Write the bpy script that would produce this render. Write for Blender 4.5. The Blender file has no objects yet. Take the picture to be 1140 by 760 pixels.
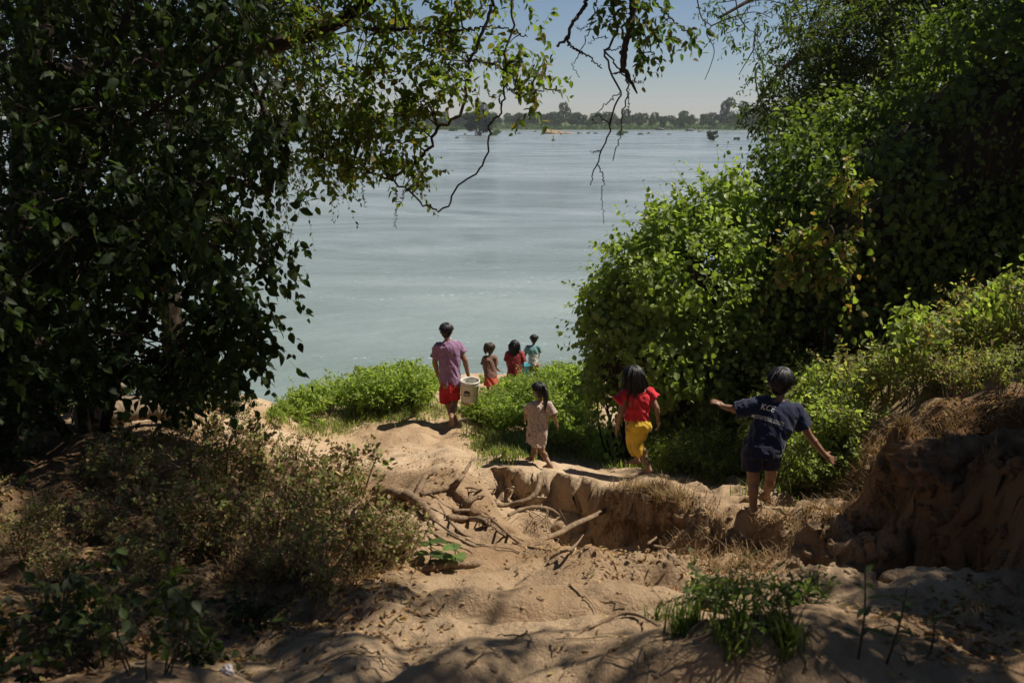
import bpy, bmesh, math, random
import numpy as np
from mathutils import Vector, Matrix, Euler
from mathutils.bvhtree import BVHTree

SC = bpy.context.scene
COL = SC.collection
R = math.radians
# ------------------------------------------------------------------ camera, sky, sun, exposure
CAM_Z = 7.0                      # metres above the river
FPX = 1013.0                     # focal length in photo pixels (32 mm on 36 mm, 1140 px wide)
PITCH = R(13.9)
CP, SP = math.cos(PITCH), math.sin(PITCH)
cam_d = bpy.data.cameras.new('camera')
cam_d.sensor_width = 36.0
cam_d.lens = 36.0 * FPX / 1140.0
cam_d.clip_start = 0.05
cam_d.clip_end = 20000
cam_d.dof.use_dof = True
cam_d.dof.focus_distance = 9.5
cam_d.dof.aperture_fstop = 3.5
cam = bpy.data.objects.new('camera', cam_d)
COL.objects.link(cam)
cam.location = (0, 0, CAM_Z)
cam.rotation_euler = (R(90) - PITCH, 0, 0)
SC.camera = cam

SUN_AZ, SUN_EL = R(71), R(56)    # azimuth from +Y towards +X
SUN = np.array([math.cos(SUN_EL) * math.sin(SUN_AZ), math.cos(SUN_EL) * math.cos(SUN_AZ), math.sin(SUN_EL)])
w = bpy.data.worlds.new('World')
SC.world = w
w.use_nodes = True
wn, wl = w.node_tree.nodes, w.node_tree.links
bg = wn['Background']
sky = wn.new('ShaderNodeTexSky')
sky.sky_type = 'NISHITA'
sky.sun_disc = False
sky.sun_elevation = SUN_EL
sky.sun_rotation = SUN_AZ
sky.altitude = 0
sky.air_density = 1.0
sky.dust_density = 0.0
sky.ozone_density = 3.0
tcw = wn.new('ShaderNodeTexCoord')
sxw = wn.new('ShaderNodeSeparateXYZ')
wl.new(tcw.outputs['Generated'], sxw.inputs[0])
rpw = wn.new('ShaderNodeValToRGB')          # hazy violet grey air low over the horizon
rpw.color_ramp.elements[0].position = 0.0
rpw.color_ramp.elements[0].color = (.76, .81, 1.0, 1)
rpw.color_ramp.elements[1].position = 0.16
rpw.color_ramp.elements[1].color = (.86, .84, .88, 1)
wl.new(sxw.outputs[2], rpw.inputs[0])
mxw = wn.new('ShaderNodeMix')
mxw.data_type = 'RGBA'
mxw.blend_type = 'MULTIPLY'
mxw.inputs[0].default_value = 1.0
wl.new(sky.outputs[0], mxw.inputs[6])
wl.new(rpw.outputs[0], mxw.inputs[7])
wl.new(mxw.outputs[2], bg.inputs[0])
bg.inputs[1].default_value = 0.05
sl = bpy.data.lights.new('sun', 'SUN')
sl.energy = 5.0
sl.angle = R(0.55)
sl.color = (1.0, 0.93, 0.82)
so = bpy.data.objects.new('sun', sl)
COL.objects.link(so)
so.rotation_euler = Vector(-SUN).to_track_quat('-Z', 'Y').to_euler()
SC.view_settings.view_transform = 'Standard'
SC.view_settings.look = 'None'
SC.view_settings.gamma = 1.0
SC.view_settings.use_curve_mapping = False
SC.view_settings.exposure = 0.52
SC.cycles.max_bounces = 8
SC.cycles.transparent_max_bounces = 8
SC.cycles.use_denoising = True

# ------------------------------------------------------------------ numeric helpers
def ray(px, py):
    u, v = (px - 570.0) / FPX, (py - 380.0) / FPX
    return np.array([u, CP - v * SP, -SP - v * CP])
def at(px, py, d):
    return np.array([0, 0, CAM_Z]) + ray(px, py) * d
def sstep(a, b, x):
    t = np.clip((x - a) / (b - a), 0, 1)
    return t * t * (3 - 2 * t)
def nrm(v):
    return v / np.maximum(np.linalg.norm(v, axis=-1, keepdims=True), 1e-9)
def _hash(ix, iy, iz):
    h = (ix.astype(np.int64) * 374761393 + iy.astype(np.int64) * 668265263 + iz.astype(np.int64) * 2147483647 // 3)
    h = (h ^ (h >> 13)) * 1274126177
    h = h ^ (h >> 16)
    return (h & 0xffff) / 32767.5 - 1.0
def vnoise(x, y, z=0.0):
    x, y = np.asarray(x, float), np.asarray(y, float)
    z = np.zeros_like(x) + z
    ix, iy, iz = np.floor(x), np.floor(y), np.floor(z)
    fx, fy, fz = x - ix, y - iy, z - iz
    fx, fy, fz = [f * f * f * (f * (f * 6 - 15) + 10) for f in (fx, fy, fz)]
    r = 0
    for dz in (0, 1):
        for dy in (0, 1):
            for dx in (0, 1):
                wgt = (fx if dx else 1 - fx) * (fy if dy else 1 - fy) * (fz if dz else 1 - fz)
                r = r + wgt * _hash(ix + dx, iy + dy, iz + dz)
    return r
def fbm(x, y, z=0.0, octs=4):
    a, r, s = 1.0, 0, 1.0
    for k in range(octs):
        r = r + a * vnoise(np.asarray(x) * s + 17.3 * k, np.asarray(y) * s - 9.1 * k, np.asarray(z) * s + 5.7 * k)
        a *= 0.5
        s *= 2.03
    return r

# ------------------------------------------------------------------ terrain height
BY = np.array([-400, -30, -3, 0, 2.7, 4.2, 5.5, 7, 8.5, 10, 12.2, 13.5, 14.5, 16.3, 18.2, 20.3, 22, 30, 470, 478, 486, 500, 520, 1500])
BZ = np.array([9, 8, 5.75, 5.45, 5.1, 4.7, 4.32, 3.95, 3.47, 3.06, 2.75, 2.6, 2.3, 1.9, 1.45, 0.15, -0.6, -2.5, -2.5, -0.8, 0.5, 1.6, 2.0, 4.0])
REAR_X = np.array([-1.2, -0.6, -0.23, 0.3, 0.7, 1.05, 1.3, 1.75, 2.0, 2.4, 6])
REAR_Y = np.array([8.1, 8.3, 8.5, 8.55, 8.35, 7.75, 7.0, 5.9, 5.4, 5.05, 5.0])
FRNT_X = np.array([-1.2, -0.6, 0, 0.5, 1.0, 1.5, 2.4, 6])
FRNT_Y = np.array([7.2, 6.4, 5.0, 4.35, 4.2, 4.1, 3.9, 3.9])
LUMPS = [  # x, y, rx, ry, h : worn mounds of the path and roots under the soil
    (0.25, 2.75, .32, .22, .13), (0.75, 2.7, .34, .22, .12), (-0.1, 3.1, .5, .2, .07), (-0.55, 2.75, .3, .2, .08),
    (1.1, 2.95, .3, .2, .10), (0.35, 4.6, .55, .5, .10), (1.1, 4.5, .35, .3, .10), (-.35, 3.8, .4, .25, .06),
    (-0.55, 7.3, .45, .55, .22), (-0.2, 6.9, .25, .4, .12), (-1.0, 8.0, .4, .3, .12), (-.7, 9.6, .25, .8, .10),
    (-0.15, 9.7, .28, .9, .12), (-1.0, 12.3, 1.6, 1.0, .14), (-1.9, 12.4, 1.0, .7, .06), (0.7, 8.95, .4, .3, .07),
    (1.4, 3.6, .4, .3, .09), (1.65, 4.0, .5, .25, .08)]
def h_fn(x, y):
    x, y = np.broadcast_arrays(np.asarray(x, float), np.asarray(y, float))
    wob = 0.9 * fbm(x * .09, 0 * x + 3.3, 1.0, 2) * sstep(8, 20, y) * sstep(450, 200, y)
    z = np.interp(y + wob - 3.0 * sstep(3.5, 8, x) * sstep(12, 19, y), BY, BZ)
    near = sstep(24, 19, y)
    # river-side shoulder: ground falls away right of the path, where the weeds stand
    dip = sstep(.2, 1.3, x - (0.15 * (13 - y))) * sstep(9.8, 11.5, y) * sstep(18, 14, y)
    z = z - 0.75 * dip * near
    # right bank and the hill under the thicket
    xr = np.interp(y, [2, 4, 5, 6.3, 7.5, 10, 12, 16], [2.9, 2.5, 2.4, 2.55, 2.2, 2.7, 3.6, 4.2])
    t = x - xr + .18 * fbm(x * 1.3, y * 1.3, 4.0, 3)
    z = z + near * (0.62 * sstep(0, 1, t / np.interp(y, [5.6, 7.2], [.30, 1.35])) + .20 * np.clip(t, 0, 1.2) + .42 * np.clip(t - 1.2, 0, 6) + 0.7 * sstep(.6, 2.5, t) * sstep(8, 11, y))
    # crumbling clods along the foot of the bank and the gully lip
    cl = np.exp(-((t + .15) / .5) ** 2) + .8 * np.exp(-((y - np.interp(x, REAR_X, REAR_Y)) / .45) ** 2) * sstep(.9, 1.5, x)
    cr = 1 - np.abs(fbm(x * 4.2, y * 4.2, 41.0, 3))
    z = z + near * .16 * cl * (cr - .75) * sstep(2.2, 3.2, y)
    # left ground is higher, a low bank carrying the shrubs
    z = z + near * .55 * sstep(-1.5, -3.2, x + .1 * (y - 6)) * sstep(2.5, 6, y)
    # slope falls off left of the man's mound
    z = z - near * 2.0 * sstep(-2.3, -4.0, x) * sstep(11, 15, y)
    # gully
    ry = np.interp(x, REAR_X, REAR_Y) + .16 * fbm(x * 3.1, y * 1.5, 8.0, 4) + .05 * fbm(x * 9, y * 3, 5.0, 2)
    fy = np.interp(x, FRNT_X, FRNT_Y) + .10 * fbm(x * 2.2, y * 2.2, 12.0, 2)
    g = (.62 * sstep(0, .13, ry - y) + .38 * sstep(.1, .75, ry - y + .25 * fbm(x * 2.5, y * 2.5, 31.0, 2))) * np.clip((y - fy) / np.maximum(.6, .75 * (ry - fy)), 0, 1) ** .8 * sstep(-.55, -.1, x + .25 * fbm(y * 1.1, x * 1.1, 3.0, 2))
    dep = np.interp(x, [-.6, 0, .7, 1.1, 1.5, 2, 3, 6], [.40, .56, .64, .46, .26, .24, .26, .2])
    z = z - g * dep * near
    z = z - near * .75 * np.exp(-(((x - 3.05) / .26) ** 2 + ((y - 5.2) / .34) ** 2) ** 1.5)
    for (lx, ly, rx, rry, lh) in LUMPS:
        z = z + lh * np.exp(-(((x - lx) / rx) ** 2 + ((y - ly) / rry) ** 2))
    n1 = fbm(x * .9, y * .9, 0.0, 3) * .07
    wx, wy = x + .25 * vnoise(x * 1.7, y * 1.7, 3.0), y + .25 * vnoise(x * 1.7, y * 1.7, 7.0)
    bil = np.abs(fbm(wx * 1.5, wy * 1.9, 21.0, 2))          # rounded humps parted by worn creases
    n2 = np.interp(y, [7, 9.5], [.17, .08]) * (np.minimum(bil, .75) - .3)
    n3 = fbm(x * 6, y * 6, 2.0, 4) * .017 - .030 * np.maximum(0, .35 - np.abs(fbm(wx * 3.4 + .6 * wy, wy * 1.1, 71.0, 2))) + .02 * np.minimum(np.abs(fbm(wx * 4.5, wy * 5.5, 61.0, 2)), .5)
    far = sstep(470, 500, y)
    z = z + near * (n1 + n2 + n3) * sstep(60, 20, np.abs(x)) + far * fbm(x * .02, y * .02, 9.0, 3) * .8
    return z
def hz(x, y):
    return float(h_fn(np.array([x]), np.array([y]))[0])
def hit(px, py, d0=1.5, d1=40.0):
    """where the line of sight through a photo pixel meets the ground"""
    r = ray(px, py)
    d = np.arange(d0, d1, .02)
    p = np.array([0, 0, CAM_Z])[None] + r[None] * d[:, None]
    below = p[:, 2] < h_fn(p[:, 0], p[:, 1])
    k = int(np.argmax(below)) if below.any() else len(d) - 1
    return p[k], d[k]

# ------------------------------------------------------------------ mesh helpers
class Geo:
    """collects vertices, faces and a colour per vertex; build() links ONE mesh object"""
    def __init__(self):
        self.v, self.q, self.t, self.c, self.n = [], [], [], [], 0
    def add(self, v, q=None, t=None, c=None):
        v = np.asarray(v, np.float32).reshape(-1, 3)
        if q is not None and len(q):
            self.q.append(np.asarray(q, np.int64) + self.n)
        if t is not None and len(t):
            self.t.append(np.asarray(t, np.int64) + self.n)
        if c is None:
            c = np.ones((len(v), 3), np.float32) * .5
        c = np.asarray(c, np.float32)
        if c.ndim == 1:
            c = np.tile(c, (len(v), 1))
        self.v.append(v)
        self.c.append(c)
        self.n += len(v)
    def mesh(self, name, smooth=True):
        v = np.concatenate(self.v) if self.v else np.zeros((0, 3), np.float32)
        q = np.concatenate(self.q) if self.q else np.zeros((0, 4), np.int64)
        t = np.concatenate(self.t) if self.t else np.zeros((0, 3), np.int64)
        me = bpy.data.meshes.new(name)
        me.vertices.add(len(v))
        me.vertices.foreach_set('co', v.ravel())
        nl = q.size + t.size
        me.loops.add(nl)
        me.loops.foreach_set('vertex_index', np.concatenate([q.ravel(), t.ravel()]).astype(np.int32))
        me.polygons.add(len(q) + len(t))
        st = np.concatenate([np.arange(len(q)) * 4, q.size + np.arange(len(t)) * 3]).astype(np.int32)
        me.polygons.foreach_set('loop_start', st)
        me.polygons.foreach_set('use_smooth', np.full(len(q) + len(t), smooth))
        a = me.color_attributes.new('Col', 'FLOAT_COLOR', 'POINT')
        c = np.concatenate(self.c) if self.c else np.zeros((0, 3), np.float32)
        a.data.foreach_set('color', np.concatenate([c, np.ones((len(c), 1), np.float32)], 1).ravel())
        me.update(calc_edges=True)
        return me
    def build(self, name, mat, parent=None, smooth=True, loc=None):
        if loc is not None:
            self.v = [a - np.asarray(loc, np.float32) for a in self.v]
        o = bpy.data.objects.new(name, self.mesh(name, smooth))
        o.data.materials.append(mat)
        COL.objects.link(o)
        if parent is not None:
            o.parent = parent
            if loc is None:
                self_loc = np.array(parent.location)
                co = np.empty(len(o.data.vertices) * 3, np.float32)
                o.data.vertices.foreach_get('co', co)
                o.data.vertices.foreach_set('co', (co.reshape(-1, 3) - self_loc.astype(np.float32)).ravel())
                o.data.update()
        elif loc is not None:
            o.location = loc
        return o
def tag(o, label, cat, group=None, kind=None):
    if label: o['label'] = label
    if cat: o['category'] = cat
    if group: o['group'] = group
    if kind: o['kind'] = kind
    return o
def empty(name, loc, label, cat, group=None):
    o = bpy.data.objects.new(name, None)
    o.empty_display_size = .1
    COL.objects.link(o)
    o.location = [float(a) for a in loc]
    return tag(o, label, cat, group)
def copy_tree(o, loc, rz=0.0, s=1.0, label=None, tilt=(0, 0)):
    c = o.copy()
    COL.objects.link(c)
    c.location = [float(a) for a in loc]
    c.rotation_euler = (tilt[0], tilt[1], rz)
    c.scale = (s, s, s) if np.isscalar(s) else s
    if label: c['label'] = label
    for ch in list(o.children):
        k = ch.copy()
        COL.objects.link(k)
        k.parent = c
        for g in list(ch.children):
            d = g.copy()
            COL.objects.link(d)
            d.parent = k
    return c

def tube(geo, pts, rad, sides=6, c=(.5, .5, .5), wob=0.0, seed=0, cap=True):
    P = np.asarray(pts, float)
    n = len(P)
    r = np.full(n, rad, float) if np.isscalar(rad) else np.interp(np.linspace(0, 1, n), np.linspace(0, 1, len(rad)), rad)
    T = np.gradient(P, axis=0)
    T = nrm(T)
    ref = np.array([0, 0, 1.0]) if abs(T[0][2]) < .9 else np.array([1.0, 0, 0])
    U = np.empty_like(P)
    u = nrm(np.cross(T[0], ref))
    for i in range(n):
        u = nrm(u - T[i] * np.dot(u, T[i]))
        U[i] = u
    Wv = np.cross(T, U)
    a = np.arange(sides) * 2 * math.pi / sides
    rr = r[:, None] * np.ones(sides)[None]
    if wob:
        rg = np.random.RandomState(seed)
        rr = rr * (1 + wob * (rg.rand(n, sides) - .5) * 2)
    V = P[:, None, :] + rr[..., None] * (np.cos(a)[None, :, None] * U[:, None, :] + np.sin(a)[None, :, None] * Wv[:, None, :])
    V = V.reshape(-1, 3)
    i, j = np.meshgrid(np.arange(n - 1), np.arange(sides), indexing='ij')
    j2 = (j + 1) % sides
    Q = np.stack([i * sides + j, i * sides + j2, (i + 1) * sides + j2, (i + 1) * sides + j], -1).reshape(-1, 4)
    T_ = None
    if cap:
        V = np.concatenate([V, P[:1], P[-1:]])
        k = np.arange(sides)
        k2 = (k + 1) % sides
        T_ = np.concatenate([np.stack([k2, k, np.full(sides, n * sides)], -1), np.stack([(n - 1) * sides + k, (n - 1) * sides + k2, np.full(sides, n * sides + 1)], -1)])
    geo.add(V, Q, T_, c)
def smooth_path(pts, n=24):
    P = np.asarray(pts, float)
    if len(P) < 3:
        return P[0] + (P[-1] - P[0]) * np.linspace(0, 1, n)[:, None]
    E = np.concatenate([2 * P[:1] - P[1:2], P, 2 * P[-1:] - P[-2:-1]])
    out = []
    m = len(P) - 1
    for t in np.linspace(0, m - 1e-6, n):
        k = int(t)
        f = t - k
        p0, p1, p2, p3 = E[k], E[k + 1], E[k + 2], E[k + 3]
        out.append(.5 * (2 * p1 + (p2 - p0) * f + (2 * p0 - 5 * p1 + 4 * p2 - p3) * f * f + (3 * p1 - p0 - 3 * p2 + p3) * f ** 3))
    return np.array(out)

def leaves(geo, P, A, N, L, W, c, fold=.25, droop=.25, fine=False):
    """P base, A axis, N face normal (all (n,3)); L, W (n,); c (n,3). two folded quads a leaf (four when fine)"""
    n = len(P)
    if n == 0: return
    A = nrm(A)
    N = nrm(N - A * np.sum(A * N, -1, keepdims=True))
    S = np.cross(A, N)
    L = np.broadcast_to(L, (n,))[:, None]
    W = np.broadcast_to(W, (n,))[:, None]
    if fine:
        ts, ws = [.22, .5, .8], [.40, .5, .27]
        mid = [P] + [P + A * L * t - N * (droop * L * t * t) for t in ts] + [P + A * L - N * droop * L]
        rows = [mid[0]]
        for k, (t, wd) in enumerate(zip(ts, ws)):
            up = N * (fold * W * wd)
            rows += [mid[k + 1] - S * W * wd + up, mid[k + 1], mid[k + 1] + S * W * wd + up]
        rows += [mid[4]]
        V = np.stack(rows, 1)
        q = np.array([[1, 2, 5, 4], [2, 3, 6, 5], [4, 5, 8, 7], [5, 6, 9, 8]])
        t3 = np.array([[0, 2, 1], [0, 3, 2], [7, 8, 10], [8, 9, 10]])
        k = 11
        o = (np.arange(n) * k)[:, None, None]
        geo.add(V.reshape(-1, 3), (q[None] + o).reshape(-1, 4), (t3[None] + o).reshape(-1, 3), np.repeat(c, k, 0))
    else:
        def pt(t, wd, s):
            return P + A * L * t + S * (W * wd * s) + N * (fold * W * wd) - N * (droop * L * t * t)
        V = np.stack([P, pt(.3, .5, 1), pt(.7, .4, 1), P + A * L - N * droop * L, pt(.7, .4, -1), pt(.3, .5, -1)], 1)
        q = np.array([[0, 1, 2, 3], [0, 3, 4, 5]])
        o = (np.arange(n) * 6)[:, None, None]
        geo.add(V.reshape(-1, 3), (q[None] + o).reshape(-1, 4), None, np.repeat(c, 6, 0))
def palette(rg, n, cols, jit=.25):
    """random mix of leaf colours (each leaf its own)"""
    C = np.asarray(cols, float)
    k = rg.randint(0, len(C), n)
    f = rg.rand(n, 1)
    k2 = rg.randint(0, len(C), n)
    c = C[k] * f + C[k2] * (1 - f)
    return np.clip(c * (1 + jit * (rg.rand(n, 1) * 2 - 1)), 0.005, .9)

# ------------------------------------------------------------------ materials
def new_mat(name):
    m = bpy.data.materials.new(name)
    m.use_nodes = True
    nt = m.node_tree
    return m, nt, nt.nodes['Principled BSDF'], nt.nodes['Material Output']
def N_(nt, typ, **kw):
    n = nt.nodes.new(typ)
    for k, v in kw.items(): setattr(n, k, v)
    return n
def ramp(nt, fac, stops):
    r = nt.nodes.new('ShaderNodeValToRGB')
    e = r.color_ramp.elements
    while len(e) < len(stops): e.new(.5)
    for el, (p, c) in zip(e, stops):
        el.position = p
        el.color = (*c, 1)
    nt.links.new(fac, r.inputs[0])
    return r.outputs[0]
def noise(nt, scale, detail=4, rough=.55, vec=None, dist=0.0):
    n = nt.nodes.new('ShaderNodeTexNoise')
    n.inputs['Scale'].default_value = scale
    n.inputs['Detail'].default_value = detail
    n.inputs['Roughness'].default_value = rough
    n.inputs['Distortion'].default_value = dist
    if vec is not None: nt.links.new(vec, n.inputs['Vector'])
    return n.outputs[0]
def coords(nt, kind='Object', scale=None):
    t = nt.nodes.new('ShaderNodeTexCoord')
    o = t.outputs[kind]
    if scale:
        m = nt.nodes.new('ShaderNodeMapping')
        m.inputs['Scale'].default_value = scale
        nt.links.new(o, m.inputs[0])
        o = m.outputs[0]
    return o
def mixc(nt, fac, a, b, typ='MIX'):
    m = nt.nodes.new('ShaderNodeMix')
    m.data_type = 'RGBA'
    m.blend_type = typ
    for s, v in ((m.inputs[0], fac), (m.inputs[6], a), (m.inputs[7], b)):
        if hasattr(v, 'links') or hasattr(v, 'is_linked'): nt.links.new(v, s)
        elif np.isscalar(v): s.default_value = v
        else: s.default_value = (*v, 1)
    return m.outputs[2]
def bump(nt, h, strength, dist, bsdf):
    b = nt.nodes.new('ShaderNodeBump')
    b.inputs['Strength'].default_value = strength
    b.inputs['Distance'].default_value = dist
    nt.links.new(h, b.inputs['Height'])
    nt.links.new(b.outputs[0], bsdf.inputs['Normal'])
def leaf_mat(name, trans=.45, rough=.5, spec=.3, tint=(1.15, 1.25, .55)):
    m, nt, b, out = new_mat(name)
    a = N_(nt, 'ShaderNodeAttribute', attribute_name='Col')
    v = noise(nt, 60, 2, .5, coords(nt))
    c = mixc(nt, 1.0, a.outputs['Color'], ramp(nt, v, [(.3, (.75, .75, .75)), (.7, (1.2, 1.2, 1.15))]), 'MULTIPLY')
    nt.links.new(c, b.inputs['Base Color'])
    b.inputs['Roughness'].default_value = rough
    b.inputs['Specular IOR Level'].default_value = spec
    t = N_(nt, 'ShaderNodeBsdfTranslucent')
    nt.links.new(mixc(nt, 1.0, c, (tint[0] * 1.7, tint[1] * 1.7, tint[2] * 1.7), 'MULTIPLY'), t.inputs[0])
    mx = N_(nt, 'ShaderNodeMixShader')
    mx.inputs[0].default_value = trans
    nt.links.new(b.outputs[0], mx.inputs[1])
    nt.links.new(t.outputs[0], mx.inputs[2])
    nt.links.new(mx.outputs[0], out.inputs[0])
    return m
def bark_mat(name, c0, c1, scale=14):
    m, nt, b, out = new_mat(name)
    v = coords(nt, 'Object', (1, 1, .25))
    n = noise(nt, scale, 6, .65, v, .6)
    nt.links.new(ramp(nt, n, [(.3, c0), (.7, c1)]), b.inputs['Base Color'])
    b.inputs['Roughness'].default_value = .9
    b.inputs['Specular IOR Level'].default_value = .15
    bump(nt, n, .9, .02, b)
    return m
def plain(name, c, rough=.6, var=.25, scale=25, bmp=.2, spec=.3, bd=.004):
    m, nt, b, out = new_mat(name)
    n = noise(nt, scale, 4, .6, coords(nt))
    lo = tuple(a * (1 - var) for a in c)
    hi = tuple(min(1, a * (1 + var)) for a in c)
    nt.links.new(ramp(nt, n, [(.3, lo), (.7, hi)]), b.inputs['Base Color'])
    b.inputs['Roughness'].default_value = rough
    b.inputs['Specular IOR Level'].default_value = spec
    if bmp: bump(nt, n, bmp, bd, b)
    return m

def earth_mat():
    m, nt, b, out = new_mat('dry_earth')
    v = coords(nt, 'Object')
    big = noise(nt, .55, 4, .55, v)
    mid = noise(nt, 3.2, 6, .65, v, .4)
    fine = noise(nt, 38, 5, .7, v)
    c1 = ramp(nt, mid, [(.26, (.17, .10, .052)), (.5, (.315, .215, .128)), (.74, (.43, .312, .195))])
    c2 = ramp(nt, big, [(.35, (.25, .155, .08)), (.65, (.42, .312, .20))])
    c = mixc(nt, .5, c1, c2)
    c = mixc(nt, 1.0, c, ramp(nt, fine, [(.25, (.84, .82, .80)), (.6, (1.03, 1.03, 1.03)), (.8, (1.10, 1.09, 1.07))]), 'MULTIPLY')
    # dark crumbs and fine debris
    vo = N_(nt, 'ShaderNodeTexVoronoi')
    vo.inputs['Scale'].default_value = 26
    nt.links.new(v, vo.inputs['Vector'])
    deb = noise(nt, 2.0, 3, .6, v)
    spk = ramp(nt, vo.outputs['Distance'], [(.06, (1, 1, 1)), (.13, (0, 0, 0))])
    dm = ramp(nt, deb, [(.5, (0, 0, 0)), (.62, (1, 1, 1))])
    c = mixc(nt, mixc(nt, 1.0, spk, dm, 'MULTIPLY'), c, (.12, .075, .04))
    sx = N_(nt, 'ShaderNodeSeparateXYZ')
    nt.links.new(v, sx.inputs[0])
    fr = N_(nt, 'ShaderNodeMapRange')
    fr.inputs['From Min'].default_value = 470
    fr.inputs['From Max'].default_value = 482
    nt.links.new(sx.outputs[1], fr.inputs[0])
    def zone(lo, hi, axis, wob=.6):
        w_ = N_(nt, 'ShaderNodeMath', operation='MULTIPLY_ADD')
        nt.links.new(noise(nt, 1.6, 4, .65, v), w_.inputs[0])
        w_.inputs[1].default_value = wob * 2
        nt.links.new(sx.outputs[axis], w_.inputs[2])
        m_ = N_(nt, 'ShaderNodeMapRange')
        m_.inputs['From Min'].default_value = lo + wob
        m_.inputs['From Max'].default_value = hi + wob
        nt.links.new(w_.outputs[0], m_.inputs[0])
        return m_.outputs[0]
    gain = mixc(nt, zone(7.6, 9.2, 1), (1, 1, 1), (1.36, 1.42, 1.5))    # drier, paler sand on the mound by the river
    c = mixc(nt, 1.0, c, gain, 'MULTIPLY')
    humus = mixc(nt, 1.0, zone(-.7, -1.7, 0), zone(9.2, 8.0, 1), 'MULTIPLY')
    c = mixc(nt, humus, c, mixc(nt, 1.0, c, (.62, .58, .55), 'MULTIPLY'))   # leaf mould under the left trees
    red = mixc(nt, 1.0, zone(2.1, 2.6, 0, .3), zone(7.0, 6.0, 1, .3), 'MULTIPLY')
    c = mixc(nt, red, c, mixc(nt, 1.0, c, (.58, .46, .38), 'MULTIPLY'))     # red brown bank soil, darkened further to stand in for deep shade
    c = mixc(nt, fr.outputs[0], c, (.06, .085, .03))           # grassy far bank
    nt.links.new(c, b.inputs['Base Color'])
    b.inputs['Roughness'].default_value = .92
    b.inputs['Specular IOR Level'].default_value = .12
    ad = N_(nt, 'ShaderNodeMath', operation='MULTIPLY_ADD')
    nt.links.new(mid, ad.inputs[0])
    ad.inputs[1].default_value = 1.6
    nt.links.new(fine, ad.inputs[2])
    bump(nt, ad.outputs[0], .85, .03, b)
    return m
M = {}
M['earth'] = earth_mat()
M['bark_dark'] = bark_mat('dark_bark', (.025, .018, .012), (.085, .06, .042))
M['bark_light'] = bark_mat('light_bark', (.10, .07, .045), (.27, .20, .14), 10)
M['bark_mid'] = bark_mat('mid_bark', (.05, .035, .022), (.14, .10, .068), 10)
M['root'] = bark_mat('root_bark', (.085, .055, .032), (.29, .20, .125), 22)
M['twig'] = bark_mat('twig_bark', (.03, .022, .016), (.09, .065, .045), 30)
M['dry_twig'] = bark_mat('dry_twig', (.15, .10, .06), (.34, .25, .15), 30)
M['leaf'] = leaf_mat('green_leaf', .42, .55, .25)
M['leaf_gloss'] = leaf_mat('glossy_leaf', .38, .5, .3)
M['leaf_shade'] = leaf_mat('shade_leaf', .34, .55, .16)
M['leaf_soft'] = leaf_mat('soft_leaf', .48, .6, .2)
M['leaf_dry'] = leaf_mat('dry_leaf', .25, .7, .15, (1.2, 1.0, .6))
M['far'] = leaf_mat('far_leaf', .25, .8, .1)

# ------------------------------------------------------------------ ground sheet, river
def grid_lines(a, b, step, outer, n_out, lo, hi):
    core = np.arange(a, b + step / 2, step)
    g = np.geomspace(step * 1.15, outer, n_out)
    hi_l = b + np.cumsum(g)
    lo_l = a - np.cumsum(g)
    return np.concatenate([lo_l[::-1], core, hi_l])
def build_ground():
    xs = grid_lines(-4.2, 4.2, .03, 130, 75, None, None)
    ys = np.concatenate([np.linspace(-400, -4, 14)[:-1], np.linspace(-4, 1.6, 20)[:-1], np.arange(1.6, 10.5, .03), np.arange(10.5, 22, .06),
                         22 + np.cumsum(np.geomspace(.07, 45, 48))])
    ys = np.concatenate([ys[ys < 440], np.linspace(442, 530, 45), np.geomspace(550, 1500, 10)])
    X, Y = np.meshgrid(xs, ys)
    Z = h_fn(X, Y)
    ny, nx = X.shape
    sl_ = np.abs(np.gradient(Z, axis=0) / np.maximum(np.gradient(Y, axis=0), 1e-6))
    st_ = sstep(.5, 1.4, sl_) * (Y < 12) * ((Y > 6.6) | (X > 2.0))
    Y = Y + st_ * (.08 * fbm(X * 6.5, Z * 7.5, 81.0, 3) - .01)          # ragged, undercut walls
    X = X + st_ * .06 * fbm(X * 6.5, Z * 6.5, 91.0, 2)
    g = Geo()
    i, j = np.meshgrid(np.arange(ny - 1), np.arange(nx - 1), indexing='ij')
    Q = np.stack([i * nx + j, i * nx + j + 1, (i + 1) * nx + j + 1, (i + 1) * nx + j], -1).reshape(-1, 4)
    g.add(np.stack([X, Y, Z], -1).reshape(-1, 3), Q)
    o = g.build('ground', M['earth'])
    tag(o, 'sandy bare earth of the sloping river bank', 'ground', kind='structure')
    return xs
XS = build_ground()

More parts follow.
